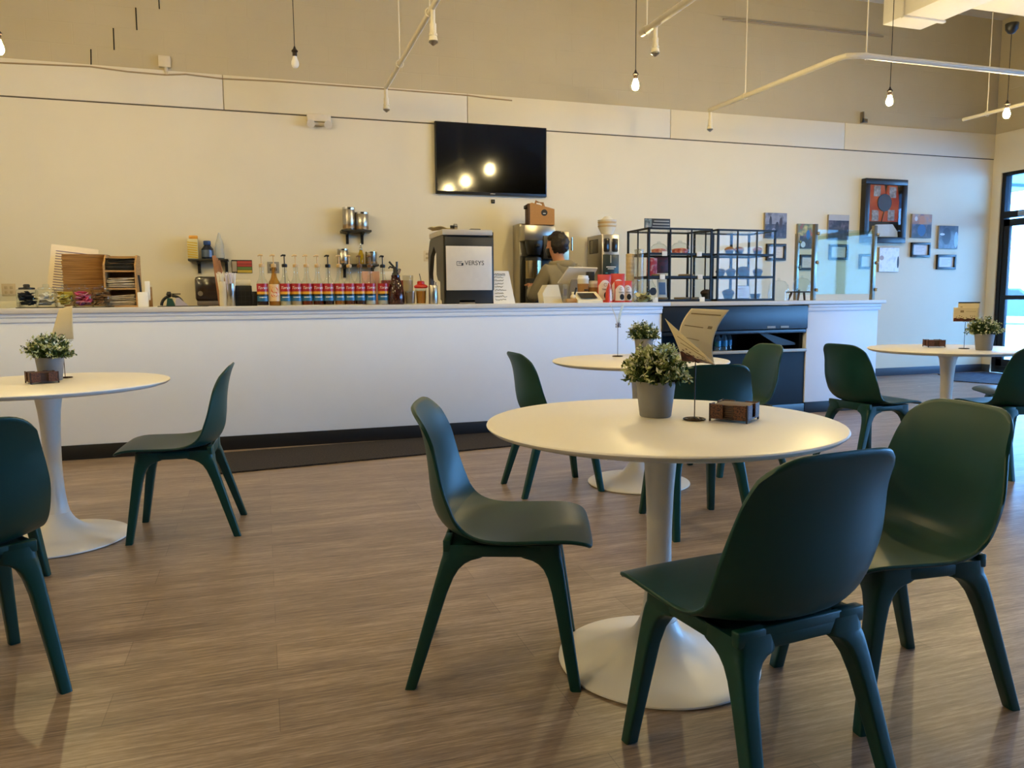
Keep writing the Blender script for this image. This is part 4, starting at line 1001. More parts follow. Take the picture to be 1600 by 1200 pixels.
# water / grinder tower with paper filters
Yg = 8.1; xa, xb = X(940, Yg), X(967, Yg); w = xb-xa; Hg = Z(366, 950, Yg)-.9
t = thing('coffee_grinder', 'steel coffee grinder tower with a dark green panel on the back counter', 'grinder', (xa, Yg, .9))
MB().box((0, 0, 0), (w, .42, Hg), .008).build('body', M_steel, t)
for a in (.1, .58): MB().box((w*a, -.004, Hg*.79), (w*(a+.32), .004, Hg*.95), .012).build('hopper_window', mat('dark_beans', '2a2622', .15), t)
MB().box((-.004, .1, Hg*.78), (.004, .34, Hg*.95), .01).build('side_window', mat('smoke_window', '4a463e', .2), t)
p = MB().box((w*.06, -.006, Hg*.3), (w*.96, .0, Hg*.76), .006).build('front_panel', mat('deep_green_panel', '14231f', .35), t)
MB().box((w*.49, -.009, Hg*.33), (w*.56, -.006, Hg*.52), .001).box((w*.47, -.009, Hg*.66), (w*.53, -.006, Hg*.75), .001).build('slot', mat('pale_slot', 'a8a48e', .4), p)
b = MB().box((w*.25, -.0085, Hg*.605), (w*.8, -.006, Hg*.615)); b.box((w*.33, -.0085, Hg*.585), (w*.7, -.006, Hg*.592)); b.build('print', M_paper, p)
b = MB()
for a in (.2, .72):
    for z in (.46, .53): b.box((w*a, -.0085, Hg*z), (w*(a+.13), -.006, Hg*(z+.015)))
b.build('buttons', mat('green_button', '3f7a5f', .4), p)
t = thing('filter_stack', 'stack of pleated paper coffee filters on top of the grinder tower', 'filters', (X(945, Yg+.2), Yg+.15, .9+Hg+.001))
tag(t, kind='stuff')
def pleat(z0, r0, r1, h):
    rings = []
    for k in range(6):
        u = k/5; rr_ = r0+(r1-r0)*u
        rings.append([((rr_*(1+.035*(q % 2)*u))*math.cos(2*PI*q/64), (rr_*(1+.035*(q % 2)*u))*math.sin(2*PI*q/64), z0+h*u) for q in range(64)])
    return rings
b = MB().m(1).loft(pleat(0, .06, .1, .09))
for k in range(4): b.m(k % 2).loft(pleat(.085+k*.022, .095, .108, .022))
b.m(1).loft(pleat(.17, .08, .03, .045)); b.build('filters', [mat('filter_tan', 'd2b88c', .8), mat('filter_white', 'dfd8c8', .8)], t)
# till: tablet, printer, terminal, cups, tray
t = item('tablet_till', 'white tablet till seen from behind, leaning in front of the person', 'till', 902, 6.62)
k = mpp(902, 6.62); R = Matrix.Translation((0, 0, k*42)) @ Matrix.Rotation(math.radians(-38), 4, 'X')
MB().prism([(-k*29, -k*15), (k*24, -k*15), (k*30, k*14), (-k*18, k*15)], -.008, .008).build('tablet', mat('tablet_back', 'd8d2c4', .3), t, loc=(0, 0, k*42), rot=(math.radians(38), 0, 0))
MB().prism([(-k*14, 0), (k*12, 0), (k*5, k*38), (-k*8, k*38)], .02, .05).build('stand', mat('stand_grey', '8f8d90', .4), t)
t = item('receipt_printer', 'cream faceted receipt printer on the counter left of the tablet till', 'printer', 864, 6.25); k = mpp(864, 6.25)
MB().prism([(-k*15, 0), (k*16, 0), (k*9, k*28), (-k*9, k*28), (-k*17, k*15)], 0, .13).build('body', M_cream, t)
MB().prism([(-k*15, -.001), (k*16, -.001), (k*13.5, k*10), (-k*16.3, k*10)], -.003, .001).build('paper_door', mat('cream_shade', 'dccfae', .35), t)
t = item('card_terminal', 'white payment terminal with a dark screen facing the customer', 'card terminal', 922, 6.14); k = mpp(922, 6.14)
MB().prism([(-.0, 0), (.15, 0), (.15, .095), (.0, .02)], -k*20, k*22, 'yz').build('body', M_cream, t)
MB().box((-k*14, .02, .035), (k*14, .12, .037)).build('screen', mat('dark_screen', '1c1c20', .15), t, rot=(math.radians(26.5), 0, 0), loc=(0, .012, -.002))
def paper_cup(label, px, Y, r, h):
    t = item('paper_cup', label, 'cup', px, Y, 'takeaway cups by the till')
    MB().lathe([(r*.72, 0), (r*.74, .003), (r, h), (.001, h)], 28).build('cup_body', M_cream, t)
    MB().lathe([(r*.83, h*.3), (r*.99, h*.8)], 28, cap=False).lathe([(r*.84, h*.3), (r*1.0, h*.8)], 28, cap=False).build('sleeve', M_kraft, t)
    MB().lathe([(r*1.04, h*.98), (r*1.05, h*1.03), (r*.93, h*1.05), (r*.9, h*1.14), (r*.8, h*1.15), (.001, h*1.14)], 28).build('lid', M_whitep, t)
    MB().box((-r*.2, -r*.98, h*.5), (r*.5, -r*.93, h*.56)).build('print', M_dark, t)
paper_cup('taller takeaway coffee cup with kraft sleeve beside the tablet till', 911, 6.4, .052, .21)
paper_cup('shorter takeaway coffee cup with kraft sleeve, right of the taller one', 927, 6.44, .042, .17)
t = item('wooden_tray', 'small wooden tray of odds and ends between printer and terminal', 'tray', 893, 6.22)
MB().box((-.06, -.05, 0), (.06, .05, .035), .004).build('tray', M_wood, t); MB().ball((.015, 0, .05), .025, 10, 8).build('shell', M_cream, t); MB().cyl((.025, 0, .06), (.045, 0, .13), .008).build('stamp', M_black, t)
t = item('sign_holder', 'slim clear upright sign holder beside the receipt printer', 'sign holder', 883, 6.18)
MB().box((-.02, 0, 0), (.02, .004, .16)).box((-.025, -.02, 0), (.025, .03, .004)).build('stand', M_pl, t); MB().box((-.012, -.001, .06), (.012, 0, .12)).build('print', mat('print_grey', '6b5f55', .6), t)
# red coffee bags
def coffee_bag(label, px, Y, hpx, rz=0):
    t = item('coffee_bag', label, 'coffee bag', px, Y, 'red coffee bags', rz=rz); k = mpp(px, Y); h = k*hpx; w = k*hpx*.27
    def f(s): return lambda u, v: ((u-.5)*2*w*(1-.06*math.sin(PI*v)), s*(.028*(1-v**3)*(math.sin(PI*min(1, max(0, u)))**.6)+.002), h*v)
    b = MB().grid(f(-1), 12, 14).grid(f(1), 12, 14)
    for uu in (0, 1): b.grid(lambda a, v: tuple(Vector(f(-1)(uu, v))*(1-a)+Vector(f(1)(uu, v))*a), 1, 14)
    b.build('bag', mat('bag_red', 'd0402f', .35), t)
    g = f(-1)
    def lab_pt(u, v): q = g(.5+(u-.5)*.82, .08+v*.72); return (q[0], q[1]-.0018, q[2])
    def arch(u, v):
        top = 1-.28*(abs(u-.5)*2)**2.2
        return lab_pt(.5+(u-.5)*1.15, v*top)
    MB().grid(arch, 12, 10).build('label', mat('bag_label', 'e4d6cc', .4), t)
    c = lab_pt(.6, .2)
    bd = MB().poly([lab_pt(.58+.2*math.cos(q), .22+.14*math.sin(q)) for q in np.linspace(0, 2*PI, 21)[:-1]]) if False else None
    s = MB(); s.poly([(lab_pt(.6+.27*math.cos(q), .24+.19*math.sin(q))[0], lab_pt(.6, .24)[1]-.003, lab_pt(.6, .24+.19*math.sin(q))[2]) for q in np.linspace(0, 2*PI, 25)[:-1]])
    st = s.build('round_sticker', M_dark, t)
    text_obj('lettering', 'TINKER', h*.085, M_dark, t, (0, g(.5, .5)[1]-.006, h*.46))
    m2 = MB(); m2.tube([(h*.06*math.cos(q), g(.5, .62)[1]-.005, h*.63+h*.055*math.sin(q)) for q in np.linspace(.6, 2*PI-.2, 14)], .0018, 5); m2.build('emblem', mat('emblem_grey', '8a6a5c', .5), t)
coffee_bag('red and white coffee bag at the back left of the group', 944, 6.34, 43)
coffee_bag('red and white coffee bag at the back right of the group', 965, 6.36, 44)
coffee_bag('red and white coffee bag at the front of the group', 968, 6.2, 33)
coffee_bag('red and white coffee bag at the front right, behind another bag', 979, 6.27, 33)
coffee_bag('red and white coffee bag turned sideways between the others', 951, 6.19, 30, math.radians(68))
tag(MB().box((X(926, 6.4), 6.5, CT), (X(936, 6.4), 6.56, CT+mpp(930, 6.4)*48), .003).build('speaker_box', M_black), 'slim black box standing behind the coffee cups', 'box')
# cup towers and tip bowl
def tower(label, px, Y, r, h, m_, n):
    t = tag(item('cup_stack', label, 'cup stack', px, Y), kind='stuff')
    pr = []
    for k in range(n): z = h*k/n; pr += [(r*.93, z), (r, z+h/n*.9)]
    MB().lathe(pr+[(r*.7, h)], 24).build('cups', m_, t)
tower('tall stack of tan paper cups left of the pastry case', 984, 6.52, .04, mpp(984, 6.52)*74, mat('tan_cup', 'cdb68e', .6), 12)
tower('tall stack of clear plastic cups at the left of the pastry case', 998, 6.30, .042, mpp(998, 6.38)*80, glass('cup_plastic', (.9, .9, .86), 1.6, 1.45, .12, 'd9cdb4'), 12)
t = item('tip_bowl', 'round glass fishbowl of banknotes with a black round sticker', 'bowl', 1006, 6.13, z=CT+.0006); k = mpp(1006, 6.13); r = k*19
MB().lathe([(r*.6, 0), (r*.85, r*.2), (r, r*.8), (r*.95, r*1.25), (r*.75, r*1.6), (r*.68, r*1.75), (r*.74, r*1.9)], 32, cap=False).lathe([(.001, .003), (r*.6, .0)], 32, cap=False).build('bowl', M_clear, t, smooth=80)
b = MB(); g = random.Random(5)
for i in range(16):
    a = g.uniform(0, 2*PI); q = g.uniform(0, r*.45); c0 = Vector((q*math.cos(a), q*math.sin(a), r*(.12+.035*i)))
    R = Matrix.Rotation(g.uniform(0, PI), 3, 'Z') @ Matrix.Rotation(g.uniform(-.6, .6), 3, 'X'); ph = g.uniform(0, 3)
    b.m(i % 2).grid(lambda u, v: tuple(c0+R @ Vector(((u-.5)*.09, (v-.5)*.045, .012*math.sin(u*5+ph)))), 8, 2)
tag(b.build('banknotes', [mat('note_green', 'a8a878', .8), mat('note_pale', 'cfc49a', .8)], t), kind='stuff')
s = MB(); s.poly([(r*.3+k*6*math.cos(q), -r*.99, r*.85+k*6*math.sin(q)) for q in np.linspace(0, 2*PI, 25)[:-1]]); s.build('round_sticker', M_dark, t)
# pastry cases
M_cake = ramp_mat('muffin_golden', ['6b3f1d', '9a6632', 'c08a4c'], 40, .8, bump=.5); M_choc = ramp_mat('muffin_dark', ['1d120d', '38241a', '523526'], 40, .8, bump=.5)
M_cup = mat('muffin_paper', '2c2a2b', .7); M_bar = M_blackm
def muffin(label, loc, top, s=1, topped=True):
    t = thing('muffin', label, 'muffin', loc, 0, 'muffins in the pastry case')
    rings = []
    for z, r0 in ((0, .024), (.015, .029), (.032, .034)):
        rings.append([((r0*(1+.05*(q % 2)))*s*math.cos(2*PI*q/32), (r0*(1+.05*(q % 2)))*s*math.sin(2*PI*q/32), z*s) for q in range(32)])
    MB().loft(rings).build('paper_case', M_cup, t)
    if topped:
        g = random.Random(int(loc[0]*1e4)); rg_ = []
        for z, r0 in ((.03, .036), (.038, .041), (.05, .036), (.06, .022), (.064, .002)):
            rg_.append([((r0+g.uniform(-.002, .002))*s*math.cos(2*PI*q/20), (r0+g.uniform(-.002, .002))*s*math.sin(2*PI*q/20), z*s) for q in range(20)])
        MB().loft(rg_).build('crumb_top', top, t)
Yc = 6.25; CD = .43
shz = [.022, Z(431, 1060, Yc)-CT, Z(395, 1060, Yc)-CT]; CH = Z(356, 1060, Yc)-CT
def case(label, px0, px1, mull):
    xa, xb = X(px0, Yc, 410), X(px1, Yc, 410); w = xb-xa
    t = thing('pastry_case', label, 'pastry case', (xa, Yc, CT), 0, 'black framed glass pastry cases'); q = .0085
    b = MB()
    for x in (0, w-q*2):
        for y in (0, CD-q*2): b.box((x, y, 0), (x+q*2, y+q*2, CH))
    for z in (0, CH-q*2):
        b.box((0, 0, z), (w, q*2, z+q*2)).box((0, CD-q*2, z), (w, CD, z+q*2)).box((0, 0, z), (q*2, CD, z+q*2)).box((w-q*2, 0, z), (w, CD, z+q*2))
    b.build('frame', M_bar, t, smooth=0)
    for m_ in mull: MB().box((w*m_-q*.7, 0, q), (w*m_+q*.7, q*1.4, CH-q)).box((w*m_-q*1.5, CD-q*1.5, q), (w*m_+q*1.5, CD, CH-q)).build('mullion', M_bar, t, smooth=0)
    MB().box((0, CD*.5-q*.6, q), (q*1.2, CD*.5+q*.6, CH-q)).build('side_mullion', M_bar, t, smooth=0)
    for z in shz:
        s_ = MB().box((.004, .004, z-.02), (w-.004, .02, z)).box((.004, CD-.02, z-.02), (w-.004, CD-.004, z)).box((.004, .02, z-.02), (.02, CD-.02, z)).box((w-.02, .02, z-.02), (w-.004, CD-.02, z)).build('shelf', M_bar, t, smooth=0)
        MB().box((.02, .02, z-.008), (w-.02, CD-.02, z-.002)).build('shelf_glass', M_case, s_, smooth=0)
    MB().box((.004, .005, .02), (w-.004, .009, CH-.015)).build('front_glass', M_case, t, smooth=0)
    MB().box((.004, .02, .02), (.008, CD-.02, CH-.015)).build('left_glass', M_case, t, smooth=0)
    MB().box((w-.008, .02, .02), (w-.004, CD-.02, CH-.015)).build('right_glass', M_case, t, smooth=0)
    MB().box((.01, .01, CH-.012), (w-.01, CD-.01, CH-.006)).build('top_glass', M_case, t, smooth=0)
    return xa, w
xa1, w1 = case('black framed glass pastry case with cake domes, the left one', 1013, 1113, (.34, .67))
xa2, w2 = case('black framed glass pastry case of muffins, the right one', 1121, 1212, (.34, .67))
SH = [CT+z+.0008 for z in shz]
def tagcard(px, z, lab):
    o = MB().box((-.026, -.004, -.012), (.026, 0, .03), .001).build('price_card', M_paper, loc=(X(px, Yc, 420), Yc-.0005, z)); tag(o, lab, 'price card', 'white price cards on the pastry cases')
for px, zi, lab in ((1038, 2, 'white price card on the upper shelf edge, left half'), (1092, 2, 'white price card on the upper shelf edge, right half'), (1035, 1, 'white price card on the middle shelf edge, left half'), (1094, 1, 'white price card on the middle shelf edge, right half')): tagcard(px, CT+shz[zi]-.018, lab)
for px, lab in ((1024, 'white price card at the counter edge under the left pastry case'), (1097, 'white price card at the counter edge between the pastry cases')):
    o = MB().box((-.026, -.003, 0), (.026, 0, .04), .001).build('price_card', M_paper, loc=(X(px, 6.2), 6.2, CT+.0005)); tag(o, lab, 'price card', 'white price cards on the pastry cases')
def cloche(label, px, z, r, cols, Y=6.48):
    t = thing('cake_dome', label, 'cake dome', (X(px, Y, 410), Y, z), 0, 'glass cake domes')
    MB().lathe([(r, 0), (r, .004), (.001, .006)], 32).build('plate', M_whitep, t)
    MB().lathe([(r*.93, .007), (r*.95, r*.45), (r*.85, r*.8), (r*.55, r*1.08), (r*.15, r*1.2), (.015, r*1.2), (.02, r*1.27), (.012, r*1.36), (.001, r*1.37)], 32, cap=False).build('dome', M_clear, t)
    if cols: MB().lathe([(r*.7, .007), (r*.8, r*.3), (r*.8, r*.5), (r*.4, r*.6), (.001, r*.62)], 28).build('cake', ramp_mat('cake_'+cols[0], cols, 30, .7), t)
cloche('glass dome over a pink cake in the left pastry case, left one', 1029, SH[2], .085, ['e0c3b0', 'd98a80', 'c25d58'])
cloche('glass dome over a pink cake in the left pastry case, right one', 1062, SH[2], .095, ['efe2d6', 'd9726a', 'b8453f'])
t = thing('snack_box', 'red and black patterned snack box on the middle shelf of the left case', 'box', (X(1024, 6.45, 410), 6.45, SH[1]))
MB().box((-.05, 0, 0), (.02, .08, .17), .003).build('red_pack', ramp_mat('red_white_print', ['b3242c', 'c94048', 'e6d6d0'], 22), t); MB().box((.025, .01, .03), (.14, .08, .18), .003).build('dark_pack', ramp_mat('maroon_print', ['1c0f12', '5d1a24', '2a2022'], 18), t); MB().box((.022, .005, 0), (.14, .08, .0295), .002).build('stand', M_paper, t)
for px, z, wd, lab in ((1030, SH[1], .07, 'round wooden board at the front of the middle shelf, left'), (1073, SH[1], .08, 'round wooden board with a treat on the middle shelf, right'), (1034, SH[0], .07, 'wooden board on the bottom shelf, left'), (1067, SH[0], .08, 'grey wooden board on the bottom shelf, middle'), (1084, SH[0], .06, 'wooden board on the bottom shelf, right')):
    o = MB().lathe([(wd*.9, 0), (wd, .006), (wd, .014), (wd*.9, .018), (.001, .018)], 28).build('serving_board', mat('board_wood', '8a7558', .6), loc=(X(px, 6.36, 440), 6.37, z)); o.scale = (1, .75, 1); tag(o, lab, 'board', 'boards in the left pastry case')
t = thing('menu_card_stand', 'white framed card leaning on the bottom shelf of the left case', 'card', (X(1036, 6.46, 440), 6.465, SH[0]))
MB().box((-.05, 0, 0), (.05, .006, .19), .003, Matrix.Rotation(-.1, 4, 'X')).build('card', M_paper, t); MB().box((-.035, -.001, .045), (.035, .0, .16), 0, Matrix.Rotation(-.1, 4, 'X')).build('print', mat('card_blue', '5d7ba3', .5), t)
for px, zi, top, s, lab in ((1139, 2, M_cake, 1.15, 'golden muffin on the top shelf of the right case, left one'), (1154, 2, M_cake, 1.15, 'golden muffin on the top shelf of the right case, middle one'), (1183, 2, M_cake, 1.15, 'golden muffin on the top shelf of the right case, right one'),
                            (1126, 1, M_choc, 1.15, 'dark muffin on the middle shelf, first from the left'), (1142, 1, M_choc, 1.2, 'dark muffin on the middle shelf, second from the left'), (1161, 1, M_choc, 1.5, 'large dark muffin on the middle shelf, third from the left'), (1184, 1, M_choc, 1.2, 'dark muffin on the middle shelf, at the right end')):
    muffin(lab, (X(px, 6.4, 420), 6.4, SH[zi]), top, s)
for px, lab in ((1108, 'dark paper baking case on the bottom shelf by the left frame'), (1138, 'dark paper baking case on the bottom shelf, left of the card'), (1180, 'dark paper baking case on the bottom shelf, right of the card')):
    muffin(lab, (X(px, 6.42, 450) if px > 1115 else X(px-4, 6.42, 450), 6.42, SH[0]), M_choc, 1.45, px != 1180)
t = thing('notice_card', 'white notice card in a dark frame on the bottom shelf of the right case', 'card', (X(1161, 6.33, 455), 6.33, SH[0]))
k = mpp(1161, 6.33); MB().box((-k*12, 0, 0), (k*12, .006, k*20), .002).build('frame', M_blackm, t); MB().box((-k*11.2, -.001, k*.8), (k*11.2, .001, k*19.2)).build('paper', mat('blueish_paper', 'd6d6e0', .6), t)
b = MB(); g = random.Random(3)
for i in range(4): b.tube([(-k*8+k*16*q/10, -.002, k*(15-3.4*i)+g.uniform(-.003, .003)) for q in range(8+i % 2)], .0012, 4)
b.build('handwriting', M_dark, t)
t = thing('counter_sign', 'dark landscape sign standing on top of the left pastry case', 'sign', (X(1029, 6.4, 352), 6.42, CT+CH+.0005)); k = mpp(1029, 6.42)
MB().box((-k*22, 0, 0), (k*22, .008, k*16), .001).build('board', mat('sign_charcoal', '26292b', .5), t)
MB().box((-k*21.5, -.001, .002), (-k*10, .001, k*15.5)).build('picture', ramp_mat('sign_picture', ['2a1a18', '6b7a78', 'b8aaa0'], 25), t)
b = MB()
for i, (a0, a1) in enumerate(((-6, 20), (-8, 21), (-9, 21))): b.box((k*a0, -.0012, k*(11.5-4.4*i)), (k*a1, 0, k*(12.8-4.4*i)))
b.build('text_lines', mat('sign_text', 'a8a69c', .5), t)
# glass guard, domes and wooden stand
t = thing('glass_guard', 'glass sneeze guard panels on steel posts at the right end of the counter', 'glass guard', (0, 0, 0))
pts = [(X(1270, 6.15), 6.15), (X(1362, 6.15), 6.15), (X(1243, 7.12), 7.12)]
GH = Z(350, 1270, 6.15)
for (x, y) in pts:
    p = MB().box((x-.019, y-.019, CT), (x+.019, y+.019, GH), .003).build('post', mat('satin_post', '8d8577', .3, .9), t)
    b = MB()
    for z in (CT+.1, (CT+GH)/2, GH-.09): b.cyl((x+.018, y-.02, z), (x+.03, y-.035, z), .016, n=14)
    b.build('clamp', M_chrome, p)
(ax, ay), (bx_, by), (c_, d_) = pts
MB().box((ax+.02, ay-.006, CT+.06), (bx_-.02, ay+.006, GH-.05)).build('front_pane', M_guard, t, smooth=0)
MB().loft([[(bx_-.006, by+.03, CT+.06), (bx_+.006, by+.03, CT+.06), (c_+.006, d_-.03, CT+.06), (c_-.006, d_-.03, CT+.06)], [(bx_-.006, by+.03, GH-.05), (bx_+.006, by+.03, GH-.05), (c_+.006, d_-.03, GH-.05), (c_-.006, d_-.03, GH-.05)]]).build('end_pane', M_guard, t, smooth=0)
def belljar(label, px, Y, z, r, h):
    t = thing('glass_dome', label, 'glass dome', (X(px, Y), Y, z), 0, 'empty glass domes by the guard')
    MB().lathe([(r, 0), (r, h*.5), (r*.9, h*.78), (r*.6, h*.95), (r*.2, h), (.001, h)], 32, cap=False).build('dome', M_clear, t); MB().ball((0, 0, h+.012), .014, 12, 8).build('knob', M_clear, t)
belljar('clear glass dome standing on the counter between pastry case and posts', 1216, 6.5, CT+.0005, .1, .2)
t = item('wooden_stand', 'small dark topped wooden stool stand on the counter by the posts', 'stand', 1252, 6.42); hs = mpp(1252, 6.42)*14
MB().box((-.12, -.09, hs-.012), (.12, .09, hs), .003).build('top', mat('dark_slate', '2a2624', .5), t)
for sx in (-1, 1):
    for sy in (-1, 1): MB().cyl((sx*.075, sy*.055, hs-.012), (sx*.1, sy*.075, 0), .013, .01, 10).build('leg', mat('brown_leg', '5d4630', .5), t)
belljar('clear glass dome on the small wooden stand', 1252, 6.42, CT+hs+.0005, .085, .13)

# ------------------------------------------------------------------ pictures on the back wall
def rect(px0, py0, px1, py1):
    a, b = P(px0, (py0+py1)/2, 1, WY), P(px1, (py0+py1)/2, 1, WY); zt, zb = P((px0+px1)/2, py0, 1, WY).z, P((px0+px1)/2, py1, 1, WY).z
    return (a.x+b.x)/2, (zt+zb)/2, (b.x-a.x)/2, (zt-zb)/2
def photo(label, box, bands, figs=()):
    x, z, w, h = rect(*box); t = thing('canvas_print', label, 'picture', (x, WY, z), 0, 'canvas photographs on the back wall')
    MB().box((-w, -.03, -h), (w, 0, h), .002).build('canvas', mat('canvas_side', '8f8880', .7), t)
    for (z0, z1_, cols, sc_) in bands: MB().box((-w*.985, -.0312, h*z0*.985), (w*.985, -.0302, h*z1_*.985)).build('picture', ramp_mat('pic_'+label[:14]+str(z0), cols, sc_, .35), t)
    b = MB()
    for i, (fx, fz, fw, fh, c) in enumerate(figs):
        MB().poly([(w*(fx+fw*math.cos(q)), -.0316, h*(fz+fh*math.sin(q))) for q in np.linspace(0, 2*PI, 15)[:-1]]) if False else None
        m_ = MB(); m_.poly([(w*(fx+fw*math.cos(q)), -.0314-.0002*i, h*(fz+fh*math.sin(q))) for q in np.linspace(0, 2*PI, 15)[:-1]]); m_.build('picture_figure', mat('fig_'+c, c, .5), t, smooth=0)
    b.bm.free()
def frame(label, box):
    x, z, w, h = rect(*box); t = thing('picture_frame', label, 'picture frame', (x, WY, z), 0, 'black certificate frames on the back wall'); q = min(w, h)*.3
    b = MB().box((-w, -.035, -h), (w, 0, -h+q), .003).box((-w, -.035, h-q), (w, 0, h), .003).box((-w, -.035, -h+q), (-w+q, 0, h-q), .003).box((w-q, -.035, -h+q), (w, 0, h-q), .003)
    b.build('frame', mat('frame_black', '1a1a1c', .35), t); MB().box((-w+q, -.012, -h+q), (w-q, -.004, h-q)).build('paper', mat('certificate', 'd9d8d6', .6), t)
    b = MB()
    for i in range(4): b.box((-w*.45, -.0126, h*(.32-.2*i)), (w*(.45-.2*(i % 2)), -.012, h*(.35-.2*i)))
    b.build('text_lines', mat('faint_text', '9a9a9c', .6), t)
photo('canvas photograph of a dark seated crowd, first on the left above a frame', (1193, 333, 1227, 372), [(-1, .1, ['14141a', '3a2d30', '6b5a58'], 16), (.1, 1, ['6d6a70', '8a8488', '3a3438'], 9)], [(-.5, .25, .12, .5, '2a2426'), (.45, .2, .14, .45, '3a2a2a'), (.1, -.1, .15, .4, '241e22'), (-.2, -.5, .2, .3, '8a8690')])
frame('black framed certificate under the crowd photograph', (1196, 381, 1226, 407))
photo('canvas photograph in yellow and red tones behind the steel post', (1244, 350, 1269, 388), [(-1, 0, ['3a4a52', '8a4a38', 'c2a84a'], 12), (0, 1, ['c9b45a', '5d6a38', 'a83a2c'], 12)], [(.3, .1, .25, .4, '2f6a9a'), (-.3, -.7, .3, .25, 'c9d6dc')])
frame('black framed certificate behind the steel post', (1248, 398, 1271, 422))
photo('canvas photograph of a lone figure on a beach between the posts', (1292, 336, 1324, 375), [(-1, .55, ['8a8078', '9c9288', '6d6660'], 8), (.55, 1, ['a8a4a0', 'b8b2ac'], 4)], [(.1, .25, .09, .32, '2a2422'), (-.05, -.05, .5, .07, '4a423c'), (-.3, -.15, .3, .05, '3a3430')])
frame('black framed certificate under the beach photograph', (1294, 382, 1323, 406))
frame('black framed certificate at the right steel post', (1341, 397, 1361, 420))
x, z, w, h = rect(1371, 387, 1402, 425)
photo('white canvas line drawing right of the steel post', (1371, 387, 1402, 425), [(-1, 1, ['d9dfe2', 'e6eaec', 'c3cdd2'], 14)], [(-.75, .15, .22, .2, 'a89a98'), (.9, -.2, .1, .5, '22242a')])
photo('canvas photograph of a child in blue, right of the jersey case', (1422, 335, 1453, 372), [(-1, .15, ['1c2430', '2f4a6b', '6b6258'], 12), (.15, 1, ['6b3a22', 'b8742e', '8a7458'], 9)], [(0, .5, .28, .4, 'b8702e'), (0, -.35, .42, .5, '2f5a86'), (-.6, .6, .15, .2, 'd6cdbf')])
frame('black framed certificate under the photograph of a child in blue', (1422, 379, 1451, 402))
photo('dark canvas photograph of clothing, last on the right', (1464, 353, 1494, 389), [(-1, 1, ['2d2d33', '47454c', '5d5a5f'], 14)], [(-.2, .1, .45, .75, '38363d'), (-.65, .25, .25, .1, 'd2d6dc'), (.8, -.2, .2, .7, '9ab4c6')])
frame('black framed certificate, last on the right', (1462, 398, 1491, 421))
x, z, w, h = rect(1344, 281, 1409, 380)
t = thing('jersey_case', 'tall black shadow box with an orange jersey and a black disc', 'shadow box', (x, WY, z)); q = .075
MB().box((-w, -.09, -h), (w, 0, -h+q), .004).box((-w, -.09, h-q), (w, 0, h), .004).box((-w, -.09, -h+q), (-w+q, 0, h-q), .004).box((w-q, -.09, -h+q), (w, 0, h-q), .004).build('frame', mat('frame_black', '1a1a1c', .35), t)
MB().box((-w+q, -.02, -h+q), (w-q, -.01, h-q)).build('backing', mat('backing_dark', '1c1a1c', .7), t)
ji = w-q
MB().prism([(-ji*.85, -h*.32), (ji*.88, -h*.32), (ji*.92, h*.3), (ji*.78, h*.82), (ji*.25, h*.84), (ji*.1, h*.45), (-ji*.02, h*.84), (-ji*.9, h*.83), (-ji*.95, h*.2)], -.045, -.02).build('jersey', ramp_mat('orange_cloth', ['a83a1a', 'c24f24', 'd0632f'], 7, .8), t)
MB().prism([(-ji*.95, -h*.8), (ji*.95, -h*.8), (ji*.9, -h*.62), (ji*.6, -h*.4), (-ji*.4, -h*.42), (-ji*.8, -h*.7)], -.04, -.02).build('painted_glare', mat('painted_glare', 'd9dedd', .8), t)  # white shape painted in for the window glare on the glass
MB().cyl((0, -.046, h*.27), (0, -.06, h*.27), w*.33, n=32).build('disc', mat('disc_black', '1a1d22', .4), t)
for sx, sz in ((-.45, .63), (.5, .6), (-.52, -.14), (.45, -.12)): MB().box((ji*sx-w*.16, -.05, h*sz-w*.2), (ji*sx+w*.16, -.044, h*sz+w*.2)).build('photo_card', ramp_mat('grey_card', ['6b5f58', '9a8f86', 'b8b0a8'], 30), t)
MB().tube([(w*.02, -.05, h*.05), (-w*.02, -.05, -h*.1), (-w*.1, -.05, -h*.35)], .006, 6).build('cord', M_black, t)
MB().box((-w+q, -.078, -h+q), (w-q, -.074, h-q)).build('glass', M_pane, t, smooth=0)

# ------------------------------------------------------------------ person behind the counter
def skin(name, verts, edges, radii, m_, parent=None, sub=2, root=0):
    me = bpy.data.meshes.new(name); me.from_pydata([tuple(v) for v in verts], edges, []); me.materials.append(m_)
    o = bpy.data.objects.new(name, me); C.objects.link(o)
    o.modifiers.new('skin', 'SKIN')
    for i, r in enumerate(radii):
        sv = me.skin_vertices[0].data[i]; sv.radius = (r, r) if not isinstance(r, tuple) else r; sv.use_root = (i == root)
    o.modifiers['skin'].use_smooth_shade = True
    s = o.modifiers.new('sub', 'SUBSURF'); s.levels = sub; s.render_levels = sub
    if parent: o.parent = parent
    return o
M_skin = mat('skin', 'b9805f', .5); M_hood = mat('grey_hoodie', '8a8069', .9, var=.1, scale=14); M_hair = ramp_mat('dark_hair', ['0a0706', '1a100c', '2b1a12'], 60, .55, bump=.8)
pc = Vector((2.80, 6.97, 0))
f = Vector((-.30, .954, 0)).normalized(); l = Vector((-f.y, f.x, 0))     # forward, and the person's left
def B(a, b, z): return pc+f*a+l*b+Vector((0, 0, z))
V = {}; vs = []; rs = []; es = []
def J(n, p, r, par=None):
    V[n] = len(vs); vs.append(p); rs.append(r)
    if par: es.append((V[par], V[n]))
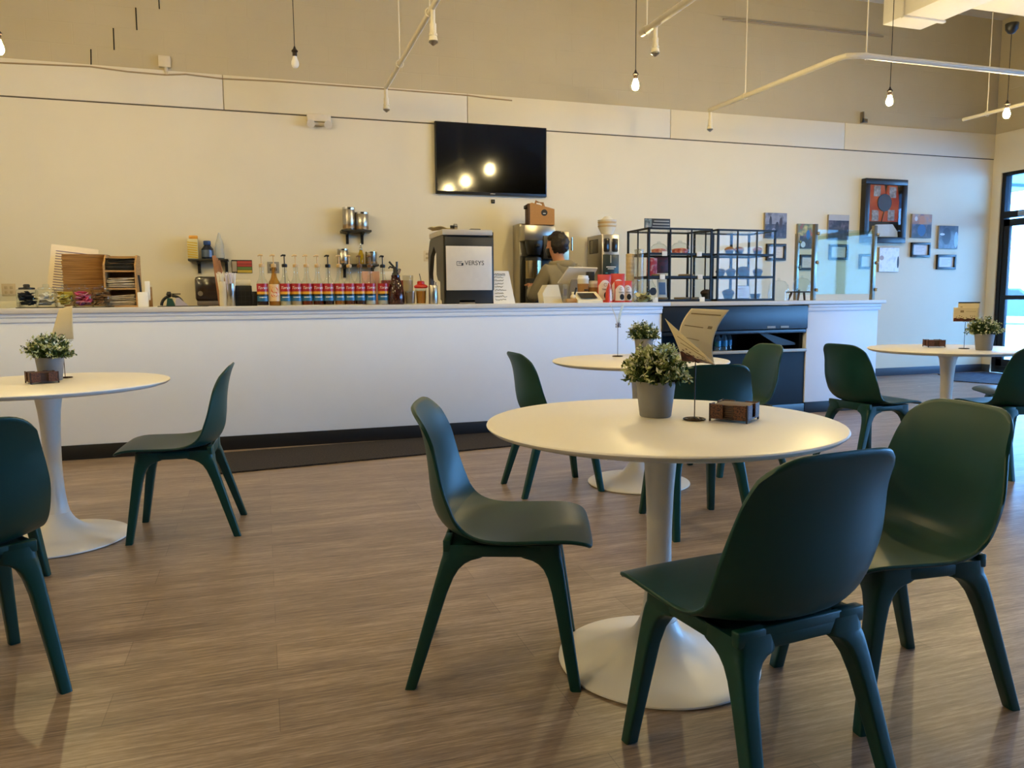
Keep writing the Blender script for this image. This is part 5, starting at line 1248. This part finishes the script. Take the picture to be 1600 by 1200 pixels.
J('pelvis', B(0, 0, .98), .14); J('waist', B(.01, 0, 1.12), .12, 'pelvis'); J('chest', B(.02, 0, 1.30), .14, 'waist'); J('neck0', B(.04, 0, 1.44), .06, 'chest'); J('neck', B(.06, .01, 1.50), .055, 'neck0'); J('skull', B(.085, .02, 1.585), .072, 'neck'); J('crown', B(.08, .02, 1.66), .075, 'skull')
for s, n in ((1, 'l'), (-1, 'r')):
    J(n+'sh', B(.02, s*.19, 1.39), .065, 'chest')
    el, wr_ = (B(.1, .3, 1.13), B(.30, .17, 1.235)) if s > 0 else (B(.1, -.27, 1.13), B(.3, -.16, 1.06))
    J(n+'el', el, .048, n+'sh'); J(n+'wr', wr_, .03, n+'el')
    d = (wr_-el).normalized(); up = Vector((0, 0, 1)); sd = d.cross(up).normalized()
    J(n+'palm', wr_+d*.05, (.034, .018), n+'wr')
    for k, (q, ln) in enumerate(((-.026, .062), (-.009, .072), (.009, .068), (.026, .052))):
        J(n+'f%d' % k, wr_+d*.095+sd*q, .0095, n+'palm'); J(n+'g%d' % k, wr_+d*(.095+ln*.55)+sd*q*1.1-up*.015, .0085, n+'f%d' % k); J(n+'t%d' % k, wr_+d*(.095+ln*.85)+sd*q-up*.04, .0075, n+'g%d' % k)
    J(n+'th', wr_+d*.04-sd*s*.04+up*.01, .011, n+'palm'); J(n+'th2', wr_+d*.085-sd*s*.055-up*.01, .009, n+'th')
    J(n+'hip', B(0, s*.095, .92), .095, 'pelvis'); J(n+'kn', B(.02, s*.11, .5), .062, n+'hip'); J(n+'an', B(-.01, s*.11, .09), .042, n+'kn'); J(n+'toe', B(.15, s*.125, .045), .036, n+'an')
pp = skin('person', vs, es, rs, M_skin)
tag(pp, 'person in a grey hoodie with short dark curly hair, back turned, behind the counter', 'person')
hv, he, hr = [], [], []
def HJ(p, r, par=None):
    hv.append(p); hr.append(r)
    if par is not None: he.append((par, len(hv)-1))
    return len(hv)-1
a = HJ(B(0, 0, .93), (.185, .135)); b1 = HJ(B(.0, 0, 1.1), (.175, .13), a); c1 = HJ(B(.0, 0, 1.28), (.19, .135), b1); d1_ = HJ(B(.03, 0, 1.42), (.11, .09), c1); HJ(B(.045, 0, 1.465), (.075, .07), d1_)
for s in (1, -1):
    s0 = HJ(B(.01, s*.195, 1.385), .083, c1)
    el, wr_ = (B(.1, .3, 1.13), B(.30, .17, 1.235)) if s > 0 else (B(.1, -.27, 1.13), B(.3, -.16, 1.06))
    m0 = HJ((B(.01, s*.195, 1.385)+el)/2, .072, s0); e0_ = HJ(el, .066, m0); HJ(wr_*.9+el*.1, .044, e0_)
skin('hoodie', hv, he, hr, M_hood, pp)
# hood lying round the neck
hd = MB(); rings = []
for k in range(29):
    a = 2*PI*k/28; back = max(0, -math.cos(a)); cpt = B(.03+.085*math.cos(a), .105*math.sin(a), 1.455+.01*math.cos(a))
    rings.append((cpt, .026+.022*back))
pts_ = [r[0] for r in rings]; hd.tube(pts_, [r[1] for r in rings], 10, False); hd.build('hood', M_hood, pp)
MB().grid(lambda u, v: tuple(B(-.06-.055*math.sin(PI*v)*(math.sin(PI*u)), .13*(u-.5)*2*(1-.4*v), 1.46-.16*v)), 12, 10).build('hood_drop', M_hood, pp)
tr = [B(0, 0, 1.0), B(0, 0, .93)]; tv = tr+[B(0, .095, .85), B(.02, .11, .5), B(-.01, .11, .1), B(0, -.095, .85), B(.02, -.11, .5), B(-.01, -.11, .1)]
skin('trousers', tv, [(0, 1), (1, 2), (2, 3), (3, 4), (1, 5), (5, 6), (6, 7)], [.15, .15, .11, .078, .062, .11, .078, .062], mat('dark_trousers', '1c1e24', .9), pp)
hf = (f*.95+l*.3).normalized(); hl = Vector((-hf.y, hf.x, 0)); hc = B(.085, .02, 1.63)     # head turned to the left
def HB(a, b, z): return hc+hf*a+hl*b+Vector((0, 0, z))
fb_ = MB(); rg_ = []
for zz, fr_, bk, sd_ in ((-.115, .075, -.01, .03), (-.095, .09, .03, .048), (-.06, .098, .06, .062), (-.02, .1, .08, .07), (.02, .098, .09, .073), (.06, .09, .088, .07), (.1, .06, .06, .05), (.118, .01, .01, .015)):
    rg_.append([HB(((fr_ if math.cos(q) > 0 else bk)*math.cos(q)), sd_*math.sin(q), zz) for q in np.linspace(0, 2*PI, 25)[:-1]])
fb_.loft(rg_); hm = fb_.build('head', M_skin, pp)
nz = MB(); nz.loft([[HB(.092, .012, .0), HB(.092, -.012, .0), HB(.1, 0, .03)], [HB(.118, .013, -.03), HB(.118, -.013, -.03), HB(.122, 0, -.022)]]); nz.build('nose', M_skin, hm)
for s in (1, -1):
    MB().ball((0, 0, 0), .028, 12, 8, (.55, .3, 1)).build('ear', M_skin, hm, loc=HB(-.005, s*.074, -.012), rot=(0, 0, math.atan2(hf.y, hf.x)))
    MB().ball(tuple(HB(.088, s*.03, .012)), .012, 10, 8).build('eye', M_dark, hm)
mk = MB(); rg_ = []
for zz, fr_, sd_ in ((-.112, .088, .038), (-.085, .106, .056), (-.05, .118, .066), (-.02, .114, .071)):
    rg_.append([HB(fr_*math.cos(q), sd_*math.sin(q), zz) for q in np.linspace(-1.25, 1.25, 15)])
mk.loft(rg_, False, False); o = mk.build('face_mask', M_black, pp); sd2 = o.modifiers.new('t', 'SOLIDIFY'); sd2.thickness = .002
hb = MB(); g = random.Random(12); bmesh.ops.create_icosphere(hb.bm, subdivisions=4, radius=1)
from mathutils import noise as mnoise
for v in hb.bm.verts:
    n_ = v.co.copy(); rr_ = 1+.13*mnoise.noise(n_*5)+.09*mnoise.noise(n_*11)
    low = n_.x > .35 and n_.z < .25
    q = Vector((n_.x*.112-.018, n_.y*.1, n_.z*.118+.025))*rr_
    if n_.x > .15 and n_.z < .3: q = Vector((min(q.x, .06), q.y*.8, max(q.z, .05)))
    if n_.z < -.62: q.z = max(q.z, -.075)
    v.co = HB(q.x, q.y, q.z)
hb.build('hair', M_hair, pp, smooth=180)
# ------------------------------------------------------------------ lights, world, camera
w = bpy.data.worlds.new('sky'); bpy.context.scene.world = w; w.use_nodes = True
nt = w.node_tree; bg = nt.nodes['Background']
tc = nt.nodes.new('ShaderNodeTexCoord'); se = nt.nodes.new('ShaderNodeSeparateXYZ'); rp = nt.nodes.new('ShaderNodeValToRGB')
nt.links.new(tc.outputs['Generated'], se.inputs[0]); nt.links.new(se.outputs[2], rp.inputs['Fac'])
e = rp.color_ramp.elements; e[0].color = (.20, .51, 1, 1); e[1].color = (.07, .31, 1, 1); e[1].position = .8
nt.links.new(rp.outputs['Color'], bg.inputs['Color']); bg.inputs['Strength'].default_value = 21
sun = bpy.data.lights.new('sun', 'SUN'); sun.energy = 33; sun.angle = math.radians(.6); sun.color = (.25, .56, 1)
so = bpy.data.objects.new('sun', sun); C.objects.link(so); so.rotation_euler = (math.radians(12), math.radians(-42), 0)
for i, (y1, y0) in enumerate(edges):
    l = bpy.data.lights.new('window_portal', 'AREA'); l.shape = 'RECTANGLE'; l.size = HEAD-.1; l.size_y = y1-y0
    l.cycles.is_portal = True
    o = bpy.data.objects.new('window_portal', l); C.objects.link(o); o.location = (RX+.22, (y0+y1)/2, HEAD/2+.05)
    o.rotation_euler = (0, PI/2, 0)
cam = bpy.data.cameras.new('camera'); cam.sensor_fit = 'HORIZONTAL'; cam.sensor_width = 36; cam.lens = F/1600*36; cam.clip_start = .02; cam.clip_end = 300
co = bpy.data.objects.new('camera', cam); C.objects.link(co)
Mx = Matrix.Identity(4)
for i, v in enumerate((AR, -AD, -AF)):
    for k in range(3): Mx[k][i] = v[k]
Mx.translation = EYEP; co.matrix_world = Mx
sc = bpy.context.scene; sc.camera = co
sc.view_settings.view_transform = 'Standard'; sc.view_settings.look = 'None'; sc.view_settings.exposure = 0; sc.view_settings.gamma = 1
sc.view_settings.use_curve_mapping = False
sc.cycles.max_bounces = 10; sc.cycles.transparent_max_bounces = 24; sc.cycles.diffuse_bounces = 5
